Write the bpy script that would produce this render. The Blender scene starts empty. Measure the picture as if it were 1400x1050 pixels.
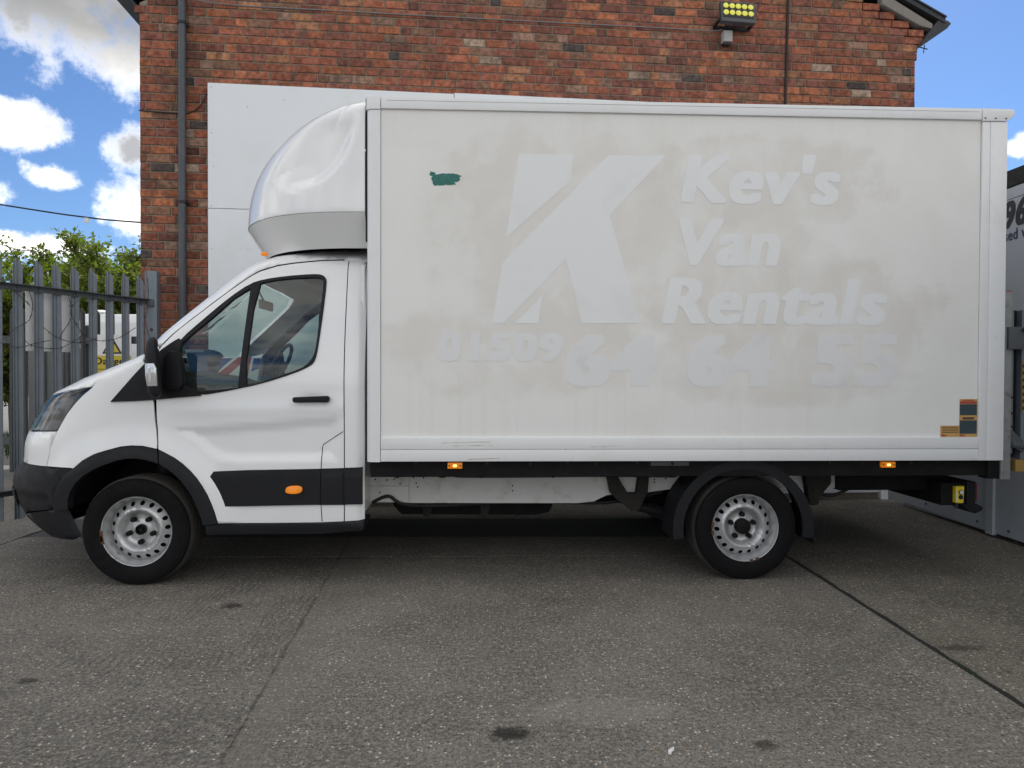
import bpy, bmesh, math, random
from math import pi, sin, cos, radians, sqrt, atan2, hypot
from mathutils import Vector, Matrix
from mathutils.geometry import delaunay_2d_cdt
random.seed(7)
scn = bpy.context.scene
COL = scn.collection

# ------------------------------------------------------------------ camera
cam_d = bpy.data.cameras.new("camera"); cam = bpy.data.objects.new("camera", cam_d); COL.objects.link(cam)
cam_d.sensor_width = 36.0; cam_d.lens = 23.914; cam_d.clip_end = 3000; cam_d.clip_start = .05
yaw, pitch, roll = .041288, -.014377, .003265
fw = Vector((sin(yaw)*cos(pitch), cos(yaw)*cos(pitch), sin(pitch)))
rt = Vector((cos(yaw), -sin(yaw), 0)); up = rt.cross(fw)
r2 = rt*cos(roll)+up*sin(roll); u2 = up*cos(roll)-rt*sin(roll)
M = Matrix((r2, u2, -fw)).transposed().to_4x4(); M.translation = Vector((2.21757, -4.34022, 1.35938))
cam.matrix_world = M
scn.camera = cam

# ------------------------------------------------------------------ light
SUN_EL, SUN_AZ = radians(44), radians(20)      # behind the brick gable, a little to the right
sd = Vector((sin(SUN_AZ)*cos(SUN_EL), cos(SUN_AZ)*cos(SUN_EL), sin(SUN_EL)))
sun_d = bpy.data.lights.new("sun", 'SUN'); sun = bpy.data.objects.new("sun", sun_d); COL.objects.link(sun)
sun_d.energy = 2.6; sun_d.angle = radians(.6); sun_d.color = (1, .94, .85)
sun.rotation_euler = sd.to_track_quat('Z', 'Y').to_euler(); sun.location = (8, 12, 14)
scn.view_settings.view_transform = 'Standard'; scn.view_settings.look = 'None'
scn.view_settings.exposure = 0.80; scn.view_settings.gamma = 1
scn.render.engine = 'CYCLES'
scn.cycles.max_bounces = 8; scn.cycles.transparent_max_bounces = 16

class NT:
    def __init__(s, tree): s.t = tree; s.t.nodes.clear()
    def n(s, typ, props=None, **inp):
        nd = s.t.nodes.new('ShaderNode'+typ)
        for k, v in (props or {}).items(): setattr(nd, k, v)
        for k, v in inp.items():
            key = int(k[1:]) if k[0] == 'i' and k[1:].isdigit() else k.replace('_', ' ')
            s.set(nd.inputs[key], v)
        return nd
    def set(s, sock, v):
        if isinstance(v, bpy.types.NodeSocket): s.t.links.new(v, sock)
        elif isinstance(v, bpy.types.Node): s.t.links.new(v.outputs[0], sock)
        else:
            if isinstance(v, tuple) and len(v) == 3 and sock.type == 'RGBA': v = v+(1,)
            sock.default_value = v
    def math(s, op, a, b=0., c=None, clamp=False):
        nd = s.n('Math', dict(operation=op, use_clamp=clamp)); s.set(nd.inputs[0], a); s.set(nd.inputs[1], b)
        if c is not None: s.set(nd.inputs[2], c)
        return nd.outputs[0]
    def vmath(s, op, a, b=(0, 0, 0), out=0):
        nd = s.n('VectorMath', dict(operation=op)); s.set(nd.inputs[0], a)
        if op == 'SCALE': s.set(nd.inputs['Scale'], b)
        else: s.set(nd.inputs[1], b)
        return nd.outputs[out]
    def mix(s, f, a, b, mode='MIX'):
        nd = s.n('Mix', dict(data_type='RGBA', blend_type=mode)); s.set(nd.inputs[0], f); s.set(nd.inputs[6], a); s.set(nd.inputs[7], b)
        return nd.outputs[2]
    def ramp(s, f, lo, hi, a=0., b=1., smooth=True):
        nd = s.n('MapRange', dict(interpolation_type='SMOOTHSTEP' if smooth else 'LINEAR'))
        for i, v in enumerate((f, lo, hi, a, b)): s.set(nd.inputs[i], v)
        return nd.outputs[0]
    def noise(s, vec, scale, detail=4, rough=.55, dist=0., out=0):
        nd = s.n('TexNoise', None, Vector=vec, Scale=scale, Detail=detail, Roughness=rough, Distortion=dist)
        return nd.outputs[out]

# sky with broken cumulus all round
world = bpy.data.worlds.new("World"); scn.world = world; world.use_nodes = True
w = NT(world.node_tree)
tc = w.n('TexCoord').outputs['Generated']
dirn = w.vmath('NORMALIZE', tc)
sky = w.n('TexSky', dict(sky_type='NISHITA', sun_disc=False, sun_elevation=SUN_EL, sun_rotation=SUN_AZ, air_density=1.0, dust_density=.25, ozone_density=2.2))
sep = w.n('SeparateXYZ', None, Vector=dirn)
zz = w.math('ADD', w.math('MAXIMUM', sep.outputs[2], 0.), .22)
pl = w.vmath('DIVIDE', dirn, w.n('CombineXYZ', None, X=zz, Y=zz, Z=zz).outputs[0])
warp = w.noise(dirn, 9., 7, .62)
warp2 = w.noise(dirn, 24., 8, .65)
CLOUDS = [(-.478, .79, .40, .17, .085), (-.425, .824, .366, .085, .055), (-.545, .806, .287, .090, .030), (-.575, .809, .212, .034, .028),
          (-.511, .828, .231, .030, .016), (-.428, .865, .210, .050, .052), (-.425, .852, .272, .045, .040), (-.55, .83, .150, .12, .020),
          (.615, .745, .262, .035, .018), (.66, .72, .20, .06, .03)]
blob = None
for cx, cy, cz, rx, rz in CLOUDS:
    dv = w.vmath('SUBTRACT', dirn, (cx, cy, cz))
    dv = w.vmath('DIVIDE', dv, (rx, rx*1.6, rz))
    L = w.math('SUBTRACT', 1., w.vmath('LENGTH', dv, out=1))
    blob = L if blob is None else w.math('MAXIMUM', blob, L)
rough_n = w.math('ADD', w.math('MULTIPLY', w.math('SUBTRACT', warp, .5), 2.0), w.math('MULTIPLY', w.math('SUBTRACT', warp2, .5), 1.6))
m1 = w.ramp(w.math('ADD', blob, rough_n), .04, .75)
gen = w.noise(pl, 1.25, 8, .58)
front = w.math('MULTIPLY', w.ramp(sep.outputs[1], .35, .62), w.ramp(sep.outputs[2], .62, .46))
gthr = w.math('ADD', .40, w.math('MULTIPLY', front, .3))
m2 = w.ramp(w.math('SUBTRACT', gen, gthr), 0., .12)
mask = w.math('MAXIMUM', m1, m2)
shade = w.noise(dirn, 5.5, 6, .6)
hgt = w.ramp(w.math('ADD', sep.outputs[2], w.math('MULTIPLY', w.math('SUBTRACT', shade, .5), .22)), .325, .41)
inner = w.ramp(w.math('ADD', blob, rough_n), .05, .75)
ccol = w.mix(w.math('MULTIPLY', w.ramp(shade, .68, .34), w.math('MAXIMUM', inner, m2)), (1.0, .975, .92), (.24, .245, .255))
ccol = w.mix(w.math('MULTIPLY', w.math('MULTIPLY', hgt, w.ramp(w.math('ADD', blob, rough_n), -.02, .45)), .85), ccol, (.125, .128, .13))
bg1 = w.n('Background', None, Color=w.mix(1., sky.outputs[0], (.72, .92, 1.20), 'MULTIPLY'), Strength=.06)
bg2 = w.n('Background', None, Color=ccol, Strength=1.3)
mx = w.n('MixShader'); w.set(mx.inputs[0], mask); w.set(mx.inputs[1], bg1.outputs[0]); w.set(mx.inputs[2], bg2.outputs[0])
w.t.links.new(mx.outputs[0], w.n('OutputWorld').inputs[0])

# ------------------------------------------------------------------ materials
MATS = {}
def newmat(name):
    m = bpy.data.materials.new(name); m.use_nodes = True; MATS[name] = m
    t = NT(m.node_tree)
    return m, t
def finish(t, bsdf): t.t.links.new(bsdf.outputs[0], t.n('OutputMaterial').inputs[0])
def mat(name, col, rough=.5, metal=0., var=.10, scale=6., bump=0., bscale=60., dirt=None, dscale=3., damt=.5, coat=0., spec=.5, emis=None):
    m, t = newmat(name)
    P = t.n('NewGeometry').outputs['Position']
    n1 = t.noise(P, scale, 5, .6)
    c = t.mix(n1, tuple(x*(1-var) for x in col), tuple(min(1, x*(1+var)) for x in col))
    if dirt:
        d = t.ramp(t.noise(P, dscale, 8, .68, .4), .5, .72)
        c = t.mix(t.math('MULTIPLY', d, damt), c, dirt)
    r = rough if coat else t.ramp(t.noise(P, scale*2.3, 4), .3, .7, max(rough-.07, .02), min(1, rough+.07))
    b = t.n('BsdfPrincipled', None, Base_Color=c, Roughness=r, Metallic=metal, Coat_Weight=coat, Specular_IOR_Level=spec)
    if coat: b.inputs['Coat Roughness'].default_value = .04
    if emis: b.inputs['Emission Color'].default_value = emis[0]+(1,); b.inputs['Emission Strength'].default_value = emis[1]
    if bump:
        bn = t.n('Bump', None, Strength=bump, Distance=.004, Height=t.noise(P, bscale, 6, .65)); t.set(b.inputs['Normal'], bn)
    finish(t, b); return m

PAINT = mat('van_white_paint', (.80, .81, .82), .28, var=.004, scale=3, coat=.35)
POST = mat('white_aluminium_trim', (.76, .77, .78), .34, var=.02, scale=5, dirt=(.60, .57, .52), dscale=4, damt=.22)
FIBRE = mat('white_fibreglass', (.80, .81, .82), .22, var=.004, coat=.5)
PLAST = mat('charcoal_plastic', (.0105, .011, .014), .58, var=.15, scale=5, bump=.08, bscale=500, dirt=(.024, .023, .022), dscale=3, damt=.3, spec=.25)
BLACK = mat('dark_underbody', (.0055, .0055, .0065), .75, var=.3, dirt=(.018, .016, .014), dscale=6, damt=.5, spec=.25)
SHELL = mat('dark_gap', (.008, .008, .009), .8)
RUBBER = mat('tyre_rubber', (.0055, .0055, .0065), .8, var=.12, scale=9, bump=.1, bscale=220, spec=.18)
TREAD = mat('dusty_tread', (.050, .047, .042), .9, var=.3, scale=20, bump=.3, bscale=150)
STEEL = mat('silver_wheel_steel', (.52, .53, .54), .36, .55, var=.08, scale=14, dirt=(.22, .17, .13), dscale=16, damt=.35)
RUST = mat('rust', (.10, .045, .022), .9, var=.4, scale=40)
GALV = mat('galvanised_steel', (.165, .19, .22), .50, .35, var=.16, scale=9, dirt=(.14, .15, .16), dscale=9, damt=.55)
GALVD = mat('weathered_or_shaded_galvanised', (.085, .092, .10), .6, .25, var=.25, scale=9, dirt=(.06, .06, .06), dscale=7, damt=.6)  # dull dark steel; on the rear fence the dark tone is painted shadow
CHASW = mat('white_chassis_paint', (.60, .60, .58), .5, var=.05, dirt=(.25, .21, .16), dscale=7, damt=.40)
AMBER = mat('amber_lens', (.80, .24, .012), .25, var=.12, scale=60, emis=((1., .28, .01), .12))
AMBLIT = mat('lit_amber_led', (.95, .6, .15), .3, emis=((1., .62, .15), 1.6))
REDL = mat('red_lens', (.16, .008, .012), .2)
YELLOW = mat('yellow_plastic', (.72, .56, .03), .45)
YSIGN = mat('yellow_sign', (.60, .47, .03), .5, dirt=(.35, .28, .08), dscale=8, damt=.4)
WSIGN = mat('white_sign', (.78, .78, .78), .5, dirt=(.60, .58, .55), dscale=7, damt=.25)
INK = mat('black_ink', (.012, .012, .014), .5)
NAVY = mat('navy_ink', (.02, .025, .09), .5)
GREENP = mat('green_paint_smear', (.012, .14, .115), .5, var=.45, scale=24, dirt=(.05, .24, .20), dscale=30, damt=.7)
OCHRE = mat('ochre_sticker', (.50, .30, .10), .5, var=.12, scale=60)
STKB = mat('slate_sticker', (.030, .055, .068), .5, var=.25, scale=60)
STKR = mat('red_sticker', (.36, .035, .03), .5)
CLAD = mat('white_cladding', (.74, .77, .80), .40, var=.02, scale=2, dirt=(.60, .60, .58), dscale=1.6, damt=.25)
CLADR = mat('grey_white_hoarding', (.42, .445, .48), .45, var=.03, scale=2, dirt=(.25, .255, .26), dscale=2.0, damt=.35)
PIPE = mat('grey_drainpipe', (.055, .062, .075), .45, var=.12, dirt=(.10, .10, .10), dscale=4, damt=.4)
SLATE = mat('slate', (.035, .037, .042), .7, var=.3, scale=14, bump=.4, bscale=40)
CEM = mat('cement', (.24, .22, .20), .9, var=.2, scale=20, bump=.5, bscale=60)
LEDY = mat('yellow_led_lens', (.72, .70, .10), .35, var=.06, emis=((.9, .85, .12), .10))
CABLE = mat('black_cable', (.012, .012, .014), .6)
WIREM = mat('grey_wire', (.22, .22, .23), .5, .3)
BARB = mat('rusty_barbed_wire', (.055, .045, .040), .7, .3, var=.4, scale=60)
TAR = mat('old_tarmac', (.050, .049, .047), .95, var=.5, scale=60, bump=1., bscale=55, dirt=(.13, .125, .12), dscale=50, damt=.6)
DIRTM = mat('packed_dirt', (.010, .0095, .009), .95, var=.4, scale=30, bump=.6, bscale=60)
YARD = mat('far_ground', (.16, .155, .145), .95, var=.25, scale=3, bump=.4, bscale=30)
GRASSM = mat('grass_blades', (.05, .075, .02), .7, var=.4, scale=20)
PAPER = mat('paper', (.70, .70, .70), .7)
PAPERB = mat('blue_print', (.07, .16, .34), .6, var=.4, scale=30)
FRED = mat('flag_red', (.33, .018, .03), .7)
FBLUE = mat('flag_blue', (.012, .035, .20), .7)
FWHITE = mat('flag_white', (.62, .62, .62), .7)
DASH = mat('dashboard_plastic', (.030, .033, .034), .6, var=.2)
LINING = mat('headlining', (.13, .135, .13), .9)
SEAT = mat('grey_seat_cloth', (.05, .052, .058), .9, bump=.3, bscale=200)
BARK = mat('bark', (.05, .038, .028), .9, var=.4, scale=20, bump=.6, bscale=30)
MIRR = mat('mirror_lens_clear', (.55, .56, .58), .12, .6, var=.25, scale=70)
LORRY = mat('lorry_white', (.72, .73, .74), .4, var=.03)
MUDB = mat('spring_hanger', (.016, .014, .012), .8, var=.35, scale=18)
MORT_C = (.235, .200, .155)
MORT = mat('mortar', MORT_C, .95, var=.35, scale=14, bump=.8, bscale=90, dirt=(.05, .045, .04), dscale=5, damt=.6)

def glass(name, tint, ior=1.5, rough=0.):
    m, t = newmat(name)
    tr = t.n('BsdfTransparent', None, Color=tint); g = t.n('BsdfGlossy', None, Color=(1, 1, 1), Roughness=rough)
    bf = t.n('NewGeometry').outputs['Backfacing']
    f = t.n('Fresnel', None, IOR=t.math('ADD', ior, t.math('MULTIPLY', bf, 1/ior-ior))); mx = t.n('MixShader')
    t.set(mx.inputs[0], t.math('MULTIPLY', f.outputs[0], 1.25, clamp=True)); t.set(mx.inputs[1], tr.outputs[0]); t.set(mx.inputs[2], g.outputs[0])
    finish(t, mx); return m
GLASS = glass('tinted_window_glass', (.68, .80, .765))
LENS = glass('clear_headlamp_lens', (.70, .72, .76), 1.33, .02)

def brick_mat(name, attr):
    m, t = newmat(name)
    if attr: c = t.n('VertexColor', dict(layer_name='brick_colour')).outputs[0]
    else: c = t.n('ObjectInfo').outputs['Color']
    P = t.n('NewGeometry').outputs['Position']
    n1 = t.noise(P, 22, 6, .65); n2 = t.noise(P, 5., 5, .6, 1.)
    c = t.mix(t.ramp(n1, .3, .7), t.mix(1., c, (.55, .52, .50), 'MULTIPLY'), t.mix(1., c, (1.35, 1.33, 1.3), 'MULTIPLY'))
    c = t.mix(t.math('MULTIPLY', t.ramp(n2, .50, .72), .65), c, (.07, .05, .042))
    c = t.mix(t.math('MULTIPLY', t.ramp(t.noise(P, 55, 3), .60, .74), .35), c, (.36, .30, .25))
    b = t.n('BsdfPrincipled', None, Base_Color=c, Roughness=.9, Specular_IOR_Level=.25)
    h = t.math('ADD', t.noise(P, 60, 6, .7), t.math('MULTIPLY', t.noise(P, 260, 3), .4))
    t.set(b.inputs['Normal'], t.n('Bump', None, Strength=.7, Distance=.006, Height=h))
    finish(t, b); return m
BRICK = brick_mat('fired_brick', False); BRICKV = brick_mat('fired_brick_joined', True)

# worn concrete: exposed aggregate, tamping ridges, oil spots
def concrete(name, base, along_x, amp):
    m, t = newmat(name)
    P = t.n('NewGeometry').outputs['Position']
    sx = t.n('SeparateXYZ', None, Vector=P)
    big = t.noise(P, .9, 5, .6); mid = t.noise(P, 6, 6, .7); fine = t.noise(P, 46, 6, .8); grit = t.noise(P, 95, 4, .75)
    blot = t.noise(P, 2.2, 7, .72, .5)
    c = t.mix(t.ramp(big, .3, .7), tuple(x*.66 for x in base), tuple(x*1.22 for x in base))
    c = t.mix(t.math('MULTIPLY', t.ramp(blot, .45, .68), .55), c, tuple(x*.58 for x in base))
    c = t.mix(t.math('MULTIPLY', t.ramp(mid, .40, .66), .45), c, tuple(x*1.45 for x in base))
    c = t.mix(t.math('MULTIPLY', t.ramp(fine, .44, .60), .75), c, tuple(x*2.0 for x in base))
    c = t.mix(t.math('MULTIPLY', t.ramp(grit, .50, .62), .75), c, tuple(x*.22 for x in base))
    v = t.n('TexVoronoi', dict(feature='F1'), Vector=P, Scale=70.)
    rnd = t.n('SeparateColor', None, Color=v.outputs['Color'])
    core = t.ramp(v.outputs['Distance'], .42, .22)
    pale = t.math('MULTIPLY', core, t.ramp(rnd.outputs[0], .80, .84))
    dark = t.math('MULTIPLY', core, t.ramp(rnd.outputs[1], .70, .78))
    c = t.mix(t.math('MULTIPLY', dark, .7), c, (.035, .033, .032))
    c = t.mix(t.math('MULTIPLY', pale, .75), c, t.mix(rnd.outputs[2], (.66, .62, .55), (.42, .30, .19)))
    v2 = t.n('TexVoronoi', dict(feature='F1'), Vector=P, Scale=40.)
    r2_ = t.n('SeparateColor', None, Color=v2.outputs['Color'])
    p2 = t.math('MULTIPLY', t.ramp(v2.outputs['Distance'], .30, .16), t.ramp(r2_.outputs[0], .93, .95))
    c = t.mix(t.math('MULTIPLY', p2, .7), c, (.62, .58, .52))
    pits = t.n('TexVoronoi', dict(feature='F1'), Vector=P, Scale=11.); pr_ = t.n('SeparateColor', None, Color=pits.outputs['Color'])
    c = t.mix(t.math('MULTIPLY', t.math('MULTIPLY', t.ramp(t.math('ADD', pits.outputs['Distance'], t.math('MULTIPLY', t.noise(P, 120, 3), .12)), .20, .12), t.ramp(pr_.outputs[0], .80, .84)), .7), c, (.03, .028, .025))
    # spots of oil and damp
    for (x, y, rx, ry, a) in ((2.319, -1.79, .085, .05, .9), (.752, -.315, .06, .05, .8), (.208, -1.274, .045, .03, .75), (3.252, -1.9, .05, .035, .7), (1.27, .72, .12, .06, .5), (4.60, -1.06, .13, .04, .6)):
        d = t.vmath('DIVIDE', t.vmath('SUBTRACT', P, (x, y, 0)), (rx, ry, 1))
        d = t.math('ADD', t.vmath('LENGTH', d, out=1), t.math('MULTIPLY', t.math('SUBTRACT', t.noise(P, 34, 8, .8), .5), 3.2))
        c = t.mix(t.math('MULTIPLY', t.ramp(d, 1.25, .55), a), c, (.018, .016, .013))
    # ragged construction joint with a smoother repaired band beside it
    jx = t.math('SUBTRACT', sx.outputs[0], t.math('MULTIPLY_ADD', sx.outputs[1], -.0571, 1.1925))
    jx = t.math('ADD', jx, t.math('MULTIPLY', t.math('SUBTRACT', t.noise(P, 7, 6, .7), .5), .07))
    jn = t.ramp(t.noise(P, 4, 5, .7), .36, .60)
    c = t.mix(t.math('MULTIPLY', t.math('MULTIPLY', t.ramp(t.math('ABSOLUTE', jx), .018, .002), jn), .5), c, (.022, .020, .018))
    band = t.math('MULTIPLY', t.ramp(jx, .0, .03), t.ramp(jx, .20, .10))
    c = t.mix(t.math('MULTIPLY', band, .35), c, tuple(x*1.12 for x in base))
    # scuffed pale worn patch
    d = t.vmath('DIVIDE', t.vmath('SUBTRACT', P, (2.65, -1.62, 0)), (.35, .12, 1))
    d = t.math('ADD', t.vmath('LENGTH', d, out=1), t.math('MULTIPLY', t.math('SUBTRACT', t.noise(P, 14, 6, .75), .5), 2.4))
    c = t.mix(t.math('MULTIPLY', t.ramp(d, 1.2, .5), .22), c, (.36, .34, .31))
    wob = t.math('MULTIPLY', t.noise(P, 4, 6, .65), .11)
    co = t.math('ADD', sx.outputs[1 if along_x else 0], wob)
    ridge = t.math('SINE', t.math('MULTIPLY', co, 2*pi/.041))
    rm = t.ramp(t.noise(P, 2.4, 6, .7), .42, .62)
    ridge = t.math('MULTIPLY', ridge, rm)
    c = t.mix(t.math('MULTIPLY', t.ramp(ridge, -.1, -1.), .42*amp), c, tuple(x*.45 for x in base))
    b = t.n('BsdfPrincipled', None, Base_Color=c, Roughness=.93, Specular_IOR_Level=.25)
    h = t.math('ADD', t.math('MULTIPLY', ridge, .30*amp), t.math('ADD', t.math('MULTIPLY', fine, .9), t.math('MULTIPLY', v.outputs['Distance'], -.5)))
    t.set(b.inputs['Normal'], t.n('Bump', None, Strength=.8, Distance=.006, Height=h))
    finish(t, b); return m
CB = (.138, .128, .112)
CONC_Y = concrete('tamped_concrete', CB, False, 1.0)
CONC_X = concrete('worn_concrete', tuple(x*1.05 for x in CB), True, .5)
CONC_R = concrete('brown_concrete', (.130, .119, .099), True, .25)

# dirty sandwich panel of the box with cleaner lettering
def panel_mat(name, dirty):
    m, t = newmat(name)
    P = t.n('NewGeometry').outputs['Position']
    base = (.79, .79, .775)
    c = t.mix(t.noise(P, 1.2, 4), tuple(x*.975 for x in base), tuple(x*1.02 for x in base))
    if dirty:
        acc = None
        for (x, z, rx, rz, a) in ((2.75, 2.22, .85, .78, .85), (3.95, 2.62, .85, .34, 1.), (3.75, 2.2, .70, .32, .8), (4.1, 1.82, 1.05, .36, 1.), (4.2, 1.45, 1.0, .30, .8), (2.45, 1.5, 1.0, .30, .85), (5.1, 2.2, .55, 1.1, .28), (3.5, 2.95, 2.4, .22, .30)):
            d = t.vmath('DIVIDE', t.vmath('SUBTRACT', P, (x, 0, z)), (rx, 5., rz))
            d = t.math('ADD', t.vmath('LENGTH', d, out=1), t.math('MULTIPLY', t.math('SUBTRACT', t.noise(P, 2.6, 6, .62), .5), 1.5))
            k = t.math('MULTIPLY', t.ramp(d, 1.12, .80), a)
            acc = k if acc is None else t.math('MAXIMUM', acc, k)
        cloud = t.ramp(t.noise(P, 3.2, 6, .6, .6), .28, .62)
        streak = t.noise(t.vmath('MULTIPLY', P, (9, 1, .7)), 1., 5, .6)
        k = t.math('MULTIPLY', acc, t.math('ADD', t.math('MULTIPLY', cloud, .75), t.math('MULTIPLY', streak, .3)))
        c = t.mix(t.math('MULTIPLY', k, .62), c, (.625, .592, .545))
        c = t.mix(t.math('MULTIPLY', t.ramp(t.noise(P, 1.1, 5, .6), .45, .75), .25), c, (.62, .595, .54))
        sz = t.n('SeparateXYZ', None, Vector=P).outputs[2]
        drip = t.ramp(t.noise(t.vmath('MULTIPLY', P, (26, 1, .5)), 1., 4, .6), .50, .72)
        c = t.mix(t.math('MULTIPLY', t.math('MULTIPLY', drip, t.ramp(sz, 1.7, 0.96)), .12), c, (.52, .49, .43))
        c = t.mix(t.math('MULTIPLY', t.math('MULTIPLY', drip, t.ramp(sz, 2.75, 3.02)), .10), c, (.55, .52, .46))
    b = t.n('BsdfPrincipled', None, Base_Color=c, Roughness=.36)
    t.set(b.inputs['Normal'], t.n('Bump', None, Strength=.05, Distance=.01, Height=t.noise(P, 2.2, 3)))
    finish(t, b); return m
PANEL = panel_mat('dirty_box_panel', True)
GHOST = mat('clean_lettering', (.765, .78, .795), .36, var=.015, scale=2, dirt=(.62, .61, .60), dscale=3, damt=.25)
GHOST2 = mat('faded_lettering', (.73, .74, .75), .36, var=.02, scale=2, dirt=(.57, .555, .53), dscale=3, damt=.45)

def leaf_mat(name, c1, c2):
    m, t = newmat(name)
    P = t.n('NewGeometry').outputs['Position']
    c = t.mix(t.ramp(t.noise(P, 2.6, 5, .7), .3, .7), c1, c2)
    d = t.n('BsdfDiffuse', None, Color=c); tr = t.n('BsdfTranslucent', None, Color=t.mix(1., c, (1.6, 1.7, .7), 'MULTIPLY')); g = t.n('BsdfGlossy', None, Roughness=.45, Color=(.6, .6, .6))
    m1_ = t.n('MixShader'); t.set(m1_.inputs[0], .5); t.set(m1_.inputs[1], d.outputs[0]); t.set(m1_.inputs[2], tr.outputs[0])
    m2_ = t.n('MixShader'); t.set(m2_.inputs[0], .05); t.set(m2_.inputs[1], m1_.outputs[0]); t.set(m2_.inputs[2], g.outputs[0])
    finish(t, m2_); return m
LEAF = leaf_mat('hedge_leaves', (.065, .115, .016), (.17, .20, .03))

# ------------------------------------------------------------------ helpers
ORG = {}
def link(o, parent=None):
    COL.objects.link(o)
    if parent: o.parent = parent
    return o
def tag(o, label=None, cat=None, group=None, kind=None, category=None):
    cat = cat or category
    for k, v in (('label', label), ('category', cat), ('group', group), ('kind', kind)):
        if v: o[k] = v
    return o
def empty(name, loc, label=None, cat=None, group=None, kind=None, rz=0):
    o = bpy.data.objects.new(name, None); o.empty_display_size = .2; link(o); o.location = loc; o.rotation_euler.z = rz
    ORG[o] = Vector(loc) if not rz else Vector((0, 0, 0)); return tag(o, label, cat, group, kind)
def build(bm, name, m, parent=None, smooth=35, clean=True, **tags):
    """one mesh object out of a bmesh in world coordinates (or the parent's own frame when that is turned)"""
    if clean: bmesh.ops.recalc_face_normals(bm, faces=bm.faces)
    me = bpy.data.meshes.new(name)
    if parent is not None: og = ORG[parent]
    elif bm.verts:
        xs = [v.co for v in bm.verts]; og = Vector(((min(v.x for v in xs)+max(v.x for v in xs))/2, (min(v.y for v in xs)+max(v.y for v in xs))/2, min(v.z for v in xs)))
    bmesh.ops.translate(bm, verts=bm.verts, vec=-og)
    bm.to_mesh(me); bm.free()
    if smooth:
        me.shade_smooth(); me.set_sharp_from_angle(angle=radians(smooth))
        if 'nrm' in me.attributes:      # exact surface normals of a pressed sheet
            nr = [tuple(d.vector) for d in me.attributes['nrm'].data]
            me.normals_split_custom_set_from_vertices(nr); me.attributes.remove(me.attributes['nrm'])
    for x in (m if isinstance(m, (list, tuple)) else [m]): me.materials.append(x)
    o = bpy.data.objects.new(name, me); link(o, parent)
    if parent is None: o.location = og
    ORG[o] = og
    return tag(o, **tags)
NB = bmesh.new
def bev(bm, fs, b, seg=2):
    es = list({e for f in fs for e in f.edges})
    bmesh.ops.bevel(bm, geom=es, offset=b, segments=seg, affect='EDGES', profile=.6)
def box(bm, x0, x1, y0, y1, z0, z1, b=0, mx=None, mi=0):
    pts = [(x, y, z) for x in (x0, x1) for y in (y0, y1) for z in (z0, z1)]
    if mx: pts = [mx @ Vector(p) for p in pts]
    v = [bm.verts.new(p) for p in pts]
    fs = [bm.faces.new([v[i] for i in q]) for q in ((0, 1, 3, 2), (4, 6, 7, 5), (0, 4, 5, 1), (2, 3, 7, 6), (0, 2, 6, 4), (1, 5, 7, 3))]
    for f in fs: f.material_index = mi
    if b: bev(bm, fs, b)
def prism(bm, pts, a, b, axis='y', bv=0, mi=0, seg=2):
    def P(p, t): return {'y': (p[0], t, p[1]), 'x': (t, p[0], p[1]), 'z': (p[0], p[1], t)}[axis]
    A = [bm.verts.new(P(p, a)) for p in pts]; B = [bm.verts.new(P(p, b)) for p in pts]
    n = len(pts); fs = [bm.faces.new(A), bm.faces.new(B[::-1])]
    for i in range(n): fs.append(bm.faces.new((A[i], A[(i+1) % n], B[(i+1) % n], B[i])))
    for f in fs: f.material_index = mi
    if bv: bev(bm, fs, bv, seg)
def tube(bm, pts, r, seg=8, cap=True):
    pts = [Vector(p) for p in pts]; rings = []
    for i, p in enumerate(pts):
        d = (pts[min(i+1, len(pts)-1)]-pts[max(i-1, 0)]).normalized()
        a = d.orthogonal().normalized() if abs(d.z) > .95 else d.cross(Vector((0, 0, 1))).normalized()
        b = d.cross(a); rr = r[i] if isinstance(r, (list, tuple)) else r
        rings.append([bm.verts.new(p+(a*cos(2*pi*k/seg)+b*sin(2*pi*k/seg))*rr) for k in range(seg)])
    for A, B in zip(rings, rings[1:]):
        for k in range(seg): bm.faces.new((A[k], A[(k+1) % seg], B[(k+1) % seg], B[k]))
    if cap: bm.faces.new(rings[0][::-1]); bm.faces.new(rings[-1])
def spline(pts, n=6):
    P = [Vector(p) for p in pts]; P = [P[0]]+P+[P[-1]]; out = []
    for i in range(1, len(P)-2):
        for k in range(n):
            t = k/n; a, b, c, d = P[i-1:i+3]
            out.append(.5*((2*b)+(c-a)*t+(2*a-5*b+4*c-d)*t*t+(3*b-a-3*c+d)*t**3))
    return out+[P[-2]]
def lathe(bm, prof, cx, cz, seg=48, close=False, y0=0.):
    """profile of (radius, y) turned about the axle direction"""
    rings = [[bm.verts.new((cx+r*cos(2*pi*k/seg), y0+y, cz+r*sin(2*pi*k/seg))) for k in range(seg)] for r, y in prof]
    pr = list(zip(rings, rings[1:]))+([(rings[-1], rings[0])] if close else [])
    for A, B in pr:
        for k in range(seg): bm.faces.new((A[k], A[(k+1) % seg], B[(k+1) % seg], B[k]))
    return rings
def inpoly(x, y, poly):
    c = False; n = len(poly); j = n-1
    for i in range(n):
        xi, yi = poly[i]; xj, yj = poly[j]
        if (yi > y) != (yj > y) and x < (xj-xi)*(y-yi)/(yj-yi)+xi: c = not c
        j = i
    return c
def segd(px, py, a, b):
    dx, dy = b[0]-a[0], b[1]-a[1]; L = dx*dx+dy*dy
    t = 0 if L == 0 else max(0, min(1, ((px-a[0])*dx+(py-a[1])*dy)/L))
    return hypot(px-a[0]-t*dx, py-a[1]-t*dy)
def polyd(x, y, P, closed=True):
    n = len(P); return min(segd(x, y, P[i], P[(i+1) % n]) for i in range(n if closed else n-1))
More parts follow.
